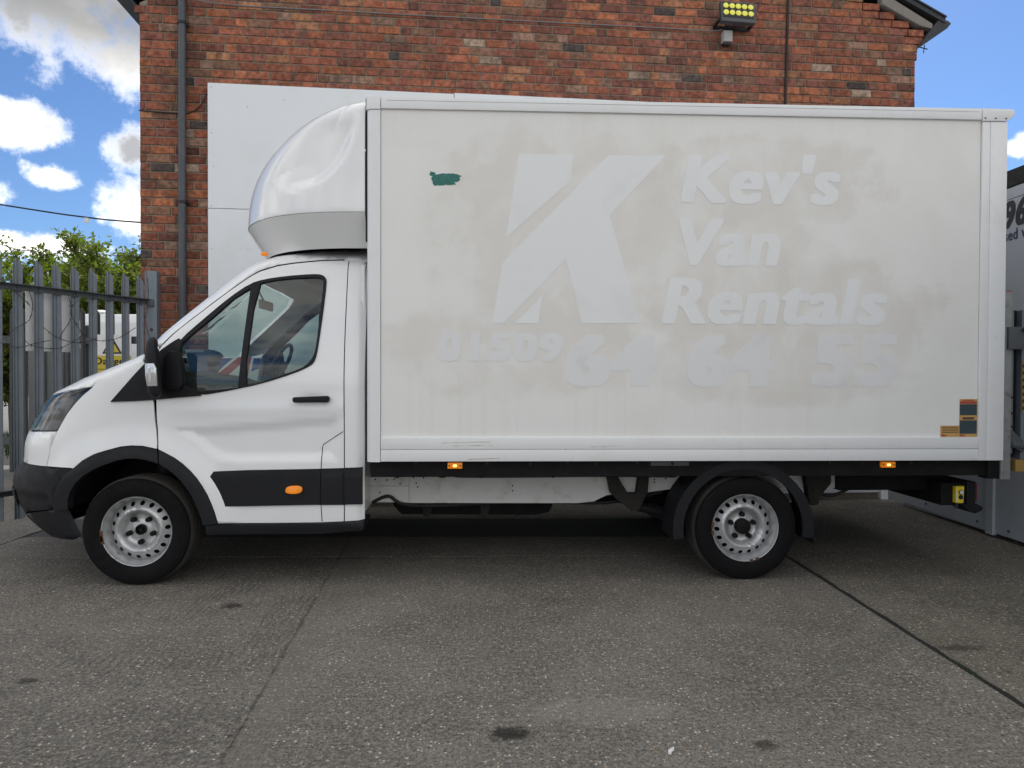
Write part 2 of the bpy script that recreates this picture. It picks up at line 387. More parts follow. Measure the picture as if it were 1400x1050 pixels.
def dens(poly, step):
    out = []
    for i, a in enumerate(poly):
        b = poly[(i+1) % len(poly)]; n = max(1, int(math.ceil(hypot(b[0]-a[0], b[1]-a[1])/step)))
        out += [(a[0]+(b[0]-a[0])*k/n, a[1]+(b[1]-a[1])*k/n) for k in range(n)]
    return out
def chaikin(P, closed=True, it=1):
    for _ in range(it):
        Q = []
        n = len(P)
        for i in range(n if closed else n-1):
            a, b = P[i], P[(i+1) % n]
            Q += [(a[0]*.75+b[0]*.25, a[1]*.75+b[1]*.25), (a[0]*.25+b[0]*.75, a[1]*.25+b[1]*.75)]
        P = Q
    return P
def sst(a, b, x):
    t = max(0, min(1, (x-a)/(b-a))); return t*t*(3-2*t)

def tri_region(poly, holes=(), step=.04):
    loops = [dens(poly, step)]+[dens(h, step*.7) for h in holes]
    xs = [p[0] for p in poly]; ys = [p[1] for p in poly]
    V = []; E = []
    for L in loops:
        s = len(V); V += L; E += [(s+i, s+(i+1) % len(L)) for i in range(len(L))]
    nb = len(V); bd = list(V)
    x = min(xs)+step/2
    while x < max(xs):
        y = min(ys)+step/2
        while y < max(ys):
            if inpoly(x, y, poly) and not any(inpoly(x, y, h) for h in holes):
                if min((x-p[0])**2+(y-p[1])**2 for p in bd) > (.45*step)**2: V.append((x, y))
            y += step
        x += step
    vs, es, fs, *_ = delaunay_2d_cdt([Vector(p) for p in V], E, [], 0, 1e-6)
    T = []
    for f in fs:
        cx = sum(vs[i][0] for i in f)/3; cy = sum(vs[i][1] for i in f)/3
        if inpoly(cx, cy, poly) and not any(inpoly(cx, cy, h) for h in holes): T.append(tuple(f))
    return [(v[0], v[1]) for v in vs], T

MIDY = 1.10
def skin(bm, poly, F, holes=(), step=.04, off=0., thick=.012, disp=None, side=0, both=False, mi=0):
    """a pressed sheet following the body surface F over the outline poly, with folded-in edges. side 1 = far side of the van"""
    vs, T = tri_region(poly, holes, step)
    e = 1e-3
    P0 = []; N0 = []
    for (p, z) in vs:
        a = Vector(F(p, z)); b = Vector(F(p+e, z))-Vector(F(p-e, z)); c = Vector(F(p, z+e))-Vector(F(p, z-e))
        n = b.cross(c)
        n = n.normalized() if n.length > 1e-12 else Vector((0, -1, 0))
        d = off+(disp(p, z) if disp else 0)
        P0.append(a+n*d); N0.append(n)
    lay = bm.verts.layers.float_vector.get('nrm') or bm.verts.layers.float_vector.new('nrm')
    def full(p, z):
        a = Vector(F(p, z)); n = Vector(F(p+e, z))-Vector(F(p-e, z)); n = n.cross(Vector(F(p, z+e))-Vector(F(p, z-e)))
        return a+(n.normalized() if n.length > 1e-12 else Vector((0, -1, 0)))*(off+(disp(p, z) if disp else 0))
    NN = []; h_ = 5e-3
    for (p, z), n in zip(vs, N0):
        m_ = (full(p+h_, z)-full(p-h_, z)).cross(full(p, z+h_)-full(p, z-h_))
        NN.append(m_.normalized() if m_.length > 1e-12 else n)
    cnt = {}
    for t in T:
        for i in range(3):
            k = (t[i], t[(i+1) % 3]); cnt[k] = cnt.get(k, 0)+1
    rim = [k for k in cnt if (k[1], k[0]) not in cnt]
    for s in ((0, 1) if both else (side,)):
        mir = (lambda v: Vector((v.x, 2*MIDY-v.y, v.z))) if s else (lambda v: v)
        A = [bm.verts.new(mir(p)) for p in P0]
        for v, n in zip(A, NN): v[lay] = Vector((n.x, -n.y, n.z)) if s else n
        for t in T:
            f = [A[i] for i in t]
            f = bm.faces.new(f[::-1] if s else f); f.material_index = mi
        if thick:
            used = {}
            for a, b in rim:
                for q in (a, b):
                    if q not in used: used[q] = (bm.verts.new(mir(P0[q])), bm.verts.new(mir(P0[q]-N0[q]*thick)))
                f = [used[a][0], used[a][1], used[b][1], used[b][0]]
                f = bm.faces.new(f[::-1] if s else f); f.material_index = mi
def skin_part(name, poly, F, m, parent, center=False, far=True, **kw):
    tags = kw.pop('tags', {})
    bm = NB(); skin(bm, poly, F, both=center, **kw)
    if center: bmesh.ops.remove_doubles(bm, verts=bm.verts, dist=.0008)
    o = build(bm, name, m, parent, 40, clean=False, **tags)
    if far and not center:
        bm = NB(); skin(bm, poly, F, side=1, **kw); build(bm, name, m, parent, 40, clean=False, **tags)
    return o
def lettering(name, body, x0, x1, z0, z1, place, m, parent, bold=(0, 0), shear=0., depth=.0012, space=1.0):
    """thick lettering fitted into a rectangle; every letter becomes a part of its own"""
    cu = bpy.data.curves.new('lettering', 'FONT'); cu.body = body; cu.shear = shear; cu.resolution_u = 5; cu.space_character = space
    o = bpy.data.objects.new('lettering', cu); COL.objects.link(o)
    dg = bpy.context.evaluated_depsgraph_get(); me = bpy.data.meshes.new_from_object(o.evaluated_get(dg))
    bpy.data.objects.remove(o); bpy.data.curves.remove(cu)
    V = [(v.co.x, v.co.y) for v in me.vertices]; F = [tuple(p.vertices) for p in me.polygons]; bpy.data.meshes.remove(me)
    key = {}; idx = []
    for p in V: idx.append(key.setdefault((round(p[0], 5), round(p[1], 5)), len(key)))
    U = [k for k in key]; F = [tuple(idx[i] for i in f) for f in F]
    par = list(range(len(U)))
    def find(i):
        while par[i] != i: i = par[i]
        return i
    for f in F:
        for i in f[1:]: par[find(i)] = find(f[0])
    isl = {}
    for f in F: isl.setdefault(find(f[0]), []).append(f)
    nx = 5 if bold[0] else 1; ny = 3 if bold[1] else 1
    SH = [(bold[0]*(i/(nx-1)-.5)*2 if nx > 1 else 0, bold[1]*(k/(ny-1)-.5)*2 if ny > 1 else 0) for i in range(nx) for k in range(ny)]
    glyphs = []
    for fs in isl.values():
        cnt = {}
        for f in fs:
            for i in range(len(f)):
                e = tuple(sorted((f[i], f[(i+1) % len(f)]))); cnt[e] = cnt.get(e, 0)+1
        rim = [e for e, c in cnt.items() if c == 1]
        tri = [[U[i] for i in f] for f in fs]
        bb_ = [(min(p[0] for p in t), max(p[0] for p in t), min(p[1] for p in t), max(p[1] for p in t)) for t in tri]
        P = []; E = []
        for dx, dy in SH:
            loc = {}
            for a, b in rim:
                for q in (a, b):
                    if q not in loc: loc[q] = len(P); P.append((U[q][0]+dx, U[q][1]+dy))
                E.append((loc[a], loc[b]))
        vs, es, ff, *_ = delaunay_2d_cdt([Vector(p) for p in P], E, [], 0, 1e-6)
        keep = []
        for f in ff:
            cx = sum(vs[i][0] for i in f)/3; cy = sum(vs[i][1] for i in f)/3
            if any(b[0] <= cx-dx <= b[1] and b[2] <= cy-dy <= b[3] and inpoly(cx-dx, cy-dy, t) for dx, dy in SH for t, b in zip(tri, bb_)): keep.append(tuple(f))
        glyphs.append(([(v[0], v[1]) for v in vs], keep))
    xs = [p[0] for g in glyphs for f in g[1] for p in (g[0][i] for i in f)]; ys = [p[1] for g in glyphs for f in g[1] for p in (g[0][i] for i in f)]
    ax, bx, ay, by = min(xs), max(xs), min(ys), max(ys)
    n0 = (place(x1, z0)-place(x0, z0)).cross(place(x0, z1)-place(x0, z0)).normalized()
    for gi, (vs, fs) in enumerate(glyphs):
        bm = bmesh.new(); used = {}
        for f in fs:
            for i in f:
                if i not in used: used[i] = bm.verts.new(place(x0+(vs[i][0]-ax)/(bx-ax)*(x1-x0), z0+(vs[i][1]-ay)/(by-ay)*(z1-z0)))
            bm.faces.new([used[i] for i in f])
        bmesh.ops.dissolve_limit(bm, angle_limit=.001, verts=bm.verts, edges=bm.edges)
        r = bmesh.ops.extrude_face_region(bm, geom=bm.faces[:]); bmesh.ops.translate(bm, verts=[v for v in r['geom'] if isinstance(v, bmesh.types.BMVert)], vec=n0*(depth+gi*.00009))
        bmesh.ops.translate(bm, verts=bm.verts, vec=n0*gi*.00005)
        build(bm, name, m, parent, 0)

def tab(T, z):
    if z <= T[0][0]: return T[0][1]
    for (a, b), (c, d) in zip(T, T[1:]):
        if z <= c: return b+(d-b)*(z-a)/(c-a)
    return T[-1][1]
class Smooth:
    """monotone cubic through measured points"""
    def __init__(s, P):
        s.P = P; n = len(P); h = [P[i+1][0]-P[i][0] for i in range(n-1)]; d = [(P[i+1][1]-P[i][1])/h[i] for i in range(n-1)]; m = [d[0]]
        for i in range(1, n-1):
            m.append(0 if d[i-1]*d[i] <= 0 else 3*(h[i-1]+h[i])/((2*h[i]+h[i-1])/d[i-1]+(h[i]+2*h[i-1])/d[i]))
        s.h, s.m = h, m+[d[-1]]
    def __call__(s, z):
        P = s.P
        if z <= P[0][0]: return P[0][1]
        if z >= P[-1][0]: return P[-1][1]
        i = 0
        while z > P[i+1][0]: i += 1
        t = (z-P[i][0])/s.h[i]; t2, t3 = t*t, t*t*t
        return P[i][1]*(2*t3-3*t2+1)+s.h[i]*s.m[i]*(t3-2*t2+t)+P[i+1][1]*(3*t2-2*t3)+s.h[i]*s.m[i+1]*(t3-t2)

# ================================================================== SETTING
# ---- ground
def wavy(P, amp, step=.12):
    out = []
    D = dens(P, step)
    for i, p in enumerate(D): out.append((p[0]+random.uniform(-amp, amp), p[1]+random.uniform(-amp, amp)))
    return out
gr = empty('ground', (0, 0, -.05), kind='structure')
bm = NB(); v = [bm.verts.new(p) for p in ((-600, -600, -.05), (600, -600, -.05), (600, 600, -.05), (-600, 600, -.05))]; bm.faces.new(v)
build(bm, 'far_ground', YARD, gr, 0)
bm = NB(); v = [bm.verts.new(p) for p in ((-1.75, -9, -.003), (7, -9, -.003), (7, 3.2, -.003), (-1.75, 3.2, -.003))]; bm.faces.new(v)
build(bm, 'joint_bed', DIRTM, gr, 0)
def slab(P, m, amp=.006, z=0.): 
    bm = NB(); prism(bm, wavy(P, amp), z, z-.04, 'z'); bmesh.ops.triangulate(bm, faces=[f for f in bm.faces if len(f.verts) > 4]); return build(bm, 'concrete_slab', m, gr, 0)
slab([(-1.595, -9), (1.601, -9), (1.2947, -1.79), (1.1512, .735), (-1.585, .775)], CONC_Y, .0008)
slab([(1.603, -9), (4.33, -9), (4.428, -1.646), (4.472, .50), (4.476, .680), (1.153, .733), (1.2965, -1.79)], CONC_X, .0008)
slab([(4.358, -9), (9, -9), (9, 3.1), (4.520, 3.1), (4.512, .50), (4.462, -1.646)], CONC_R, .008)
slab([(-1.585, .788), (1.142, .747), (4.478, .693), (4.482, 1.27), (-1.575, 1.42)], CONC_X)
slab([(-1.57, 2.12), (4.49, 2.02), (4.49, 3.0), (-1.57, 2.9)], CONC_X)
slab([(-14, -9), (-1.618, -9), (-1.60, 1.2), (-1.585, 4.), (-14, 4.)], CONC_X)
bm = NB(); prism(bm, wavy([(-1.57, 1.435), (4.485, 1.285), (4.488, 2.005), (-1.565, 2.105)], .012), -.0005, -.04, 'z'); bmesh.ops.triangulate(bm, faces=[f for f in bm.faces if len(f.verts) > 4])
build(bm, 'tarmac_strip', TAR, gr, 0)
bm = NB()
for i in range(160):      # moss and weeds in the right-hand joint
    t = random.random(); y = -1.3+random.gauss(0, .055) if i < 110 else random.uniform(-1.6, .3)
    x = 4.445+.017*(y+1.65)/1.0+random.uniform(-.016, .016); h = random.uniform(.002, .012); a = random.uniform(0, pi); r = random.uniform(.004, .01)
    q = Vector((x, y, -.015)); v = [bm.verts.new(q+Vector((cos(a)*r, sin(a)*r, 0))), bm.verts.new(q-Vector((cos(a)*r, sin(a)*r, 0))), bm.verts.new(q+Vector((random.uniform(-.01, .01), random.uniform(-.01, .01), h+.012)))]; bm.faces.new(v)
build(bm, 'moss', GRASSM, gr, 0, clean=False, kind='stuff')
bm = NB()
for i in range(900):      # rough grass beyond the gate
    x = random.uniform(-12, -4.5); y = random.uniform(7.0, 10.5); a = random.uniform(0, pi); h = random.uniform(.1, .35); q = Vector((x, y, -.05))
    e = Vector((cos(a)*.03, sin(a)*.03, 0)); v = [bm.verts.new(q-e), bm.verts.new(q+e), bm.verts.new(q+Vector((random.uniform(-.1, .1), random.uniform(-.1, .1), h)))]; bm.faces.new(v)
build(bm, 'rough_grass', GRASSM, None, 0, clean=False, kind='stuff', label='rough tufts of grass beyond the steel fences')

# ---- brick building: local frame u along the gable, -y towards the yard
BETA = math.atan(.053)
bb = empty('brick_building', (-1.198, 2.583, 0), 'red brick gable building behind the white box van', 'building', rz=BETA)
UW = 8.165; EAVE = 5.02; PEAK = 7.15
ORG[bb] = Vector((0, 0, 0))
bm = NB(); prism(bm, [(.006, 0), (UW-.006, 0), (UW-.006, EAVE), (UW/2, PEAK), (.006, EAVE)], 0, 9.0, 'y')
build(bm, 'wall', MORT, bb, 0)
PALETTE = [((.34, .098, .042), 24), ((.29, .082, .040), 24), ((.25, .080, .050), 22), ((.40, .118, .038), 14), ((.24, .115, .066), 9), ((.19, .068, .046), 10), ((.30, .165, .11), 4), ((.36, .25, .18), 1.8), ((.085, .066, .064), 2), ((.37, .15, .062), 6)]
def brick_col():
    c = random.choices([p[0] for p in PALETTE], [p[1] for p in PALETTE])[0]; k = random.uniform(.86, 1.26); L = .35*c[0]+.5*c[1]+.15*c[2]
    return tuple((x*.80+L*.20)*k for x in c)
CO = .0862
def brick_verts(L, H, seed):
    R = random.Random(seed); j = lambda: R.uniform(-.0025, .0025)
    pr = -.010+R.uniform(-.002, .002); c = .005
    out = []
    for (u, z) in ((-L/2, 0), (L/2, 0), (L/2, H), (-L/2, H)): out.append((u, .015, z))
    for (u, z) in ((-L/2, 0), (L/2, 0), (L/2, H), (-L/2, H)): out.append((u+j()*.6, pr+.005, z+j()*.6))
    for (u, z) in ((-L/2+c, c), (L/2-c, c), (L/2-c, H-c), (-L/2+c, H-c)): out.append((u+j(), pr, z+j()))
    return out
BF = [(0, 1, 5, 4), (1, 2, 6, 5), (2, 3, 7, 6), (3, 0, 4, 7), (4, 5, 9, 8), (5, 6, 10, 9), (6, 7, 11, 10), (7, 4, 8, 11), (8, 9, 10, 11)]
VAR = {}
def brick_mesh(kind, k):
    if (kind, k) not in VAR:
        L = {'s': .222, 'h': .106}[kind]; me = bpy.data.meshes.new('brick'); me.from_pydata(brick_verts(L, .0742, k*7+len(kind)+ord(kind)), [], BF); me.materials.append(BRICK); VAR[(kind, k)] = me
    return VAR[(kind, k)]
bricks = []       # (u0, u1, z, visible?, rank)
def add_course(k, ua, ub):
    z = k*CO+.004; off = [0., .29, .58, .12, .405, .70][k % 6]+random.uniform(-.015, .015)
    u = ua-off-(.811 if off > 0 else 0); seq = [.232, .232, .232, .1155]; i = 0
    while u < ub:
        L = seq[i % 4]*random.uniform(.985, 1.015); a, b = max(u, ua), min(u+L, ub)
        if b-a > .035: bricks.append((a, b, z))
        u += L; i += 1
zk = 0
for k in range(0, 66):
    z = k*CO
    grow = .0
    if z > 4.76: grow = .02
    if z > 4.86: grow = .05
    if z > 4.94: grow = .085
    lim = UW+(grow if z < 5.05 else .17-(z-5.05)/.50)
    la = -grow if z < 4.95 else (z-4.95)/.52*.8
    if z < 4.16: add_course(k, 0, .74)
    else: add_course(k, la if z > 4.9 else 0, lim)
camb = Vector((2.21757, -4.34022, 1.35938))
def show_area(b):
    a, c, z = b
    X = -1.198+(a+c)/2; Y = 2.583+.053*(a+c)/2; d = Y-camb.y
    if z*1. > 1.36+.553*d*.985: return 0            # above the frame
    if z < 1.85: return 0                            # behind the cab and the gate
    if .66 < (a+c)/2 and z < 4.14+0*X: return 0
    return (c-a)*.0765/(d*d)
order = sorted(range(len(bricks)), key=lambda i: -show_area(bricks[i]))
single = set(order[:300])
jv, jf, jc = [], [], []
for i, (a, c, z) in enumerate(bricks):
    col = brick_col(); um = (a+c)/2
    soot = max(0, 1-abs(um-.45)/.20)*.65*random.random() + (.25*random.random() if um < .1 else 0)
    col = tuple(x*(1-soot) for x in col)
    L = c-a-.0125
    if i in single:
        kd = 's' if L > .16 else 'h'; o = bpy.data.objects.new('brick', brick_mesh(kd, random.randrange(5))); link(o, bb)
        o.location = (um, random.uniform(-.002, .002), z); o.scale = (L/(.222 if kd == 's' else .106), 1, 1); o.color = col+(1,)
    else:
        s = len(jv); jv += [(um+p[0], p[1], z+p[2]) for p in brick_verts(L, .0742, i+50)]; jf += [tuple(s+q for q in f) for f in BF]; jc += [col]*12
me = bpy.data.meshes.new('brickwork'); me.from_pydata(jv, [], jf); me.materials.append(BRICKV)
at = me.color_attributes.new('brick_colour', 'FLOAT_COLOR', 'POINT')
for i, c in enumerate(jc): at.data[i].color = c+(1,)
o = bpy.data.objects.new('brickwork', me); link(o, bb); o['kind'] = 'stuff'; ORG[o] = Vector((0, 0, 0))
# roof, verge mortar, eaves
SL = (PEAK+.17-5.29)/(UW/2+.17)
bm = NB(); prism(bm, [(-.30, 5.22), (UW/2, PEAK+.14), (UW+.30, 5.22), (UW+.30, 5.27), (UW/2, PEAK+.2), (-.30, 5.27)], -.07, 9.1, 'y'); build(bm, 'roof', SLATE, bb, 0)
bm = NB()
for i in range(9):     # slate edges stepping down the right verge
    u = UW+.30-i*.21; z = 5.225+i*.21*SL
    box(bm, -.24, 0, -.085, .25, 0, .016, .002, Matrix.Translation((u, 0, z+.05)) @ Matrix.Rotation(math.atan(SL), 4, 'Y'))
build(bm, 'verge_slates', SLATE, bb, 0, kind='stuff')
bm = NB(); prism(bm, [(UW-.42, 5.40), (UW+.02, 5.19), (UW+.17, 5.16), (UW+.17, 5.22), (UW-.42, 5.53)], -.045, .05, 'y', .012); build(bm, 'verge_mortar', CEM, bb, 0)
for sgn in (1, -1):
    X = (lambda q: q) if sgn > 0 else (lambda q: UW-q)
    bm = NB(); prism(bm, [(X(a), b) for a, b in ((UW+.02, 4.985), (UW+.10, 5.06), (UW+.33, 5.17), (UW+.375, 5.225), (UW+.33, 5.255), (UW+.22, 5.25))], -.06, 9., 'y', .006); build(bm, 'eaves_gutter', SLATE, bb, 0)
bm = NB(); tube(bm, [(UW+.02, -.02, 4.97), (UW+.12, -.03, 4.945)], .006); tube(bm, [(UW+.085, -.03, 4.99), (UW+.075, -.03, 4.90)], .005); build(bm, 'gutter_bracket', CABLE, bb, 0)

def wpt(u, z, y=0.):      # a point on the gable, y metres in front of it
    return Vector((-1.198+u*cos(BETA)+y*sin(BETA), 2.583+u*sin(BETA)-y*cos(BETA), z))
def wbox(bm, u0, u1, y0, y1, z0, z1, b=0):
    mx = Matrix.Translation((-1.198, 2.583, 0)) @ Matrix.Rotation(BETA, 4, 'Z'); box(bm, u0, u1, -y1, -y0, z0, z1, b, mx)
# drainpipe
dp = empty('drainpipe', wpt(.425, 0, .06), 'dark grey drainpipe running down the left end of the brick wall', 'drainpipe')
bm = NB(); tube(bm, [wpt(.43, 0, .06), wpt(.425, 2.6, .06), wpt(.432, 5.6, .06)], .037, 14); build(bm, 'pipe', PIPE, dp)
for z in (4.81, 3.05, 1.3):
    bm = NB(); tube(bm, [wpt(.428, z-.014, .06), wpt(.428, z+.014, .06)], .043, 14); wbox(bm, .372, .486, .012, .03, z-.012, z+.012, .003); build(bm, 'pipe_bracket', CABLE, dp)
# floodlight with ten yellow lenses
FU, FZ = 5.86, 5.02
fl = empty('floodlight', wpt(FU+.19, FZ-.08, .12), 'LED floodlight with ten yellow lenses high on the brick wall', 'floodlight')
FM = Matrix.Translation(wpt(FU+.20, FZ+.13, .16)) @ Matrix.Rotation(BETA, 4, 'Z') @ Matrix.Rotation(radians(-12), 4, 'X') @ Matrix.Rotation(radians(2), 4, 'Y')
bm = NB(); box(bm, -.185, .185, -.025, .03, -.120, .120, .008, FM)
for i in range(8): box(bm, -.17+i*.045, -.165+i*.045, .03, .06, -.10, .10, 0, FM)
build(bm, 'lamp_housing', mat('floodlight_grey', (.06, .065, .072), .45), fl)
bm = NB(); box(bm, -.168, .168, -.029, -.026, -.075, .102, .001, FM); build(bm, 'lamp_front', INK, fl)
for r in range(2):
    for c in range(5):
        bm = NB(); lathe(bm, [(.0295, -.030), (.0285, -.036), (.019, -.040), (.0005, -.041)], -.134+c*.067, .058-r*.080, 20)
        bmesh.ops.transform(bm, matrix=FM, verts=bm.verts); build(bm, 'led_lens', LEDY, fl)
bm = NB(); wbox(bm, FU-.005, FU+.02, .02, .16, FZ+.04, FZ+.07, .004); wbox(bm, FU+.38, FU+.405, .02, .16, FZ+.04, FZ+.07, .004); wbox(bm, FU-.005, FU+.405, .004, .02, FZ+.02, FZ+.06, .003); build(bm, 'mounting_bracket', CABLE, fl)
jb = empty('sensor_box', wpt(FU+.135, FZ-.13, .04), 'small pale grey sensor box under the floodlight', 'box')
bm = NB(); wbox(bm, FU+.085, FU+.185, .0, .085, FZ-.125, FZ-.01, .008); build(bm, 'box_body', mat('grey_plastic_box', (.42, .42, .41), .5, dirt=(.2, .2, .2), damt=.4), jb)
bm = NB(); wbox(bm, FU+.095, FU+.175, .01, .06, FZ-.15, FZ-.126, .006); build(bm, 'sensor_lens', INK, jb)
# cables on the wall
def wall_cable(name, pts, r, m, label, cat='cable'):
    bm = NB(); tube(bm, spline([wpt(*p) for p in pts], 8), r, 6); build(bm, name, m, None, 40, label=label, category=cat)
wall_cable('wall_cable', [(6.664, 3.9, .025), (6.668, 4.5, .022), (6.678, 5.0, .024), (6.690, 5.75, .022)], .013, CABLE, 'black cable running straight down the brick wall right of the floodlight')
wall_cable('power_wire', [(.43, 5.045, .10), (.9, 5.035, .02), (1.9, 5.03, .022), (3.6, 5.028, .02), (5.2, 5.03, .02), (5.80, 5.022, .03), (5.95, 5.03, .05)], .0055, WIREM, 'thin pale wire stretched along the bricks from drainpipe to floodlight')
wall_cable('loose_cable', [(.0, 3.955, .018), (.18, 3.945, .02), (.42, 3.94, .016), (.52, 3.965, .02), (.60, 4.03, .03), (.645, 4.12, .03), (.70, 4.19, .035)], .0055, CABLE, 'loose black cable sagging from the drainpipe to the panel corner')
for i, (u, z) in enumerate(((.11, 4.85), (5.16, 5.16), (5.53, 4.84))): pass

# white cladding panels on the gable
cl = empty('wall_cladding', wpt(4., 0, .03), 'tall white cladding panels fixed to the brick wall behind the van', 'cladding')
def clad(u0, u1, z0a, z0b, z1a, z1b):
    bm = NB(); mx = Matrix.Translation((-1.198, 2.583, 0)) @ Matrix.Rotation(BETA, 4, 'Z')
    prism(bm, [(u0, z0a), (u1, z0b), (u1, z1b), (u0, z1a)], -.045, -.012, 'y', .003); bmesh.ops.transform(bm, matrix=mx, verts=bm.verts); build(bm, 'cladding_panel', CLAD, cl, 0)
edges = [.665, 3.105, 5.545, 7.86]
for i in range(3):
    a, b = edges[i]+(.003 if i else 0), edges[i+1]-.003
    clad(a, b, 3.004, 3.004, 4.245, 4.235); clad(a, b, .075, .075, 2.999, 2.999)
for u, z in ((.70, 4.20), (.70, 3.75), (.72, 3.42), (.70, 3.03), (.70, 2.6), (1.4, 4.1), (1.05, 4.02), (1.05, 2.6)):
    bm = NB(); wbox(bm, u-.005, u+.005, .0455, .048, z-.005, z+.005, .002); build(bm, 'screw', CLADR, cl, 0)
bm = NB(); wbox(bm, 7.775, 7.855, .0, .075, .0, 3.0, .004); build(bm, 'corner_post', CLAD, cl, 0)

# right-hand hoarding with painted letters, and the dark roof behind it
def rp(y, z, off=0.):      # hoarding runs towards the camera; off = metres in front of it (towards -X)
    return Vector((6.5+.053*(y-1.0)-off, y, z))
rh = empty('hoarding', rp(0, 0), 'grey white sign hoarding along the right edge with lettering', 'hoarding')
def hpanel(ya, yb, z0, z1, x0=0., x1=.03, name='hoarding_panel', m=CLADR, zb=None):
    bm = NB(); pts = []
    A = [(ya, z0), (yb, z0), (yb, z1 if zb is None else zb), (ya, z1)]
    f = [bm.verts.new(rp(y, z, -x0)) for y, z in A]; g = [bm.verts.new(rp(y, z, -x1)) for y, z in A]
    fs = [bm.faces.new(f), bm.faces.new(g[::-1])]+[bm.faces.new((f[i], f[(i+1) % 4], g[(i+1) % 4], g[i])) for i in range(4)]
    return build(bm, name, m, rh, 0)
for ya, yb in ((1.27, 2.82), (-1.2, 1.19), (-3.7, -1.206), (-6.2, -3.706)):
    hpanel(ya, yb, .04, 2.796); hpanel(ya, yb, 2.802, 2.89)
hpanel(1.185, 1.275, .02, 2.89, -.022, .02, 'cover_strip')
for y, z in ((2.15, .10), (1.40, .09), (1.02, .09), (2.2, 2.7), (1.4, 2.7)):
    bm = NB(); p = rp(y, z, .003); box(bm, p.x-.004, p.x+.004, y-.011, y+.011, z-.011, z+.011, .003); build(bm, 'screw', GALVD, rh, 0)
for txt, ya, yb, za, zb_, hv, m in (('96', 1.12, .865, 2.565, 2.785, (.05, .02), INK), ('sed v', 1.115, .875, 2.462, 2.55, (.02, .008), NAVY)):
    lettering('sign_letter', txt, ya, yb, za, zb_, lambda s, t: rp(s, t, .002), m, rh, hv, .12 if txt[0] == '9' else 0, .0015, 1.1)
ro = empty('workshop', (7.4, -1, 0), 'low workshop with dark felt roof behind the right hoarding', 'building')
bm = NB(); prism(bm, [(6.62, .0), (10.5, .0), (10.5, 2.85), (6.62, 2.85)], -7., 2.6, 'y'); build(bm, 'wall', CLADR, ro, 0)
bm = NB(); prism(bm, [(6.56, 2.93), (6.56, 3.06), (8.6, 3.7), (10.7, 3.06), (10.7, 2.93), (8.6, 3.57)], -7.2, 2.72, 'y'); 
build(bm, 'roof', mat('mossy_felt_roof', (.022, .021, .020), .95, var=.5, scale=9, bump=1., bscale=14, dirt=(.06, .056, .05), dscale=12, damt=.6), ro, 0)

# ---- steel palisade gate at the left
G0 = Vector((-1.53, 1.30, 0)); GD = Vector((.4254, .9050, 0)); GN = Vector((.9050, -.4254, 0))
def gp(t, z, off=0.): return G0+GD*t+GN*off+Vector((0, 0, z))
gate = empty('palisade_gate', gp(0., 0), 'galvanised steel palisade gate standing left of the van front', 'gate')
def pale_bm(z0, z1, w=.068):
    bm = NB(); prof = [(-w/2, .0), (-w/2+.006, .0), (-.012, .022), (0, .015), (.012, .022), (w/2-.006, .0), (w/2, .0)]
    # W section: two ridges with a valley, triple pointed head
    tops = [.62, .70, .95, .86, .95, .70, .62]; T = .0035
    ht = z1-z0
    A, B = [], []
    for (x, y), tp in zip(prof, (z1-.085, z1-.055, z1-.012, z1, z1-.012, z1-.055, z1-.085)):
        A.append(((x, -y), z0, tp)); B.append(((x, -y+T), z0, tp))
    va = [(bm.verts.new((p[0], p[1], a)), bm.verts.new((p[0], p[1], b))) for p, a, b in A]
    vb = [(bm.verts.new((p[0], p[1], a)), bm.verts.new((p[0], p[1], b))) for p, a, b in B]
    for i in range(6):
        bm.faces.new((va[i][0], va[i+1][0], va[i+1][1], va[i][1])); bm.faces.new((vb[i][0], vb[i][1], vb[i+1][1], vb[i+1][0]))
        bm.faces.new((va[i][1], va[i+1][1], vb[i+1][1], vb[i][1])); bm.faces.new((va[i][0], vb[i][0], vb[i+1][0], va[i+1][0]))
    for i in (0, 6): bm.faces.new((va[i][0], va[i][1], vb[i][1], vb[i][0]))
    return bm
def mesh_of(bm, name, m, smooth=0):
    bmesh.ops.recalc_face_normals(bm, faces=bm.faces); me = bpy.data.meshes.new(name); bm.to_mesh(me); bm.free(); me.materials.append(m)
    if smooth: me.shade_smooth(); me.set_sharp_from_angle(angle=radians(smooth))
    return me
gm = mesh_of(pale_bm(0, 2.11, .078), 'pale', GALV)
ga = atan2(GD.y, GD.x)
for i in range(-3, 8):
    o = bpy.data.objects.new('pale', gm); link(o, gate); t = i*.158
    o.location = gp(t, .18+random.uniform(-.006, .006), 0)-ORG[gate]; o.rotation_euler = (0, radians(random.uniform(-.2, .2)), ga+pi)
MG = Matrix.Translation(G0) @ Matrix.Rotation(ga, 4, 'Z')
def rail(z, t0, t1, m=GALVD):
    bm = NB(); box(bm, t0, t1, -.012, -.006, z-.025, z+.025, 0, MG); box(bm, t0, t1, -.050, -.012, z+.019, z+.025, 0, MG); return build(bm, 'rail', m, gate, 0)
rail(2.045, -.6, 1.24); rail(.40, -.6, 1.2)
for i in range(-3, 8):
    for z in (2.045, .40):
        bm = NB(); q = MG @ Vector((i*.158+.001, -.032, z)); tube(bm, [MG @ Vector((i*.158, -.008, z)), MG @ Vector((i*.158, -.024, z))], .009, 8); build(bm, 'bolt', GALVD, gate, 0)
gpost = empty('gate_post', (-1.0, 2.42, 0), 'thick grey steel post holding the gate against the brick wall', 'post')
bm = NB(); box(bm, -.055, .055, -.055, .055, 0, 2.345, .006, Matrix.Translation((-1.0, 2.42, 0)) @ Matrix.Rotation(.12, 4, 'Z')); build(bm, 'post', GALV, gpost)
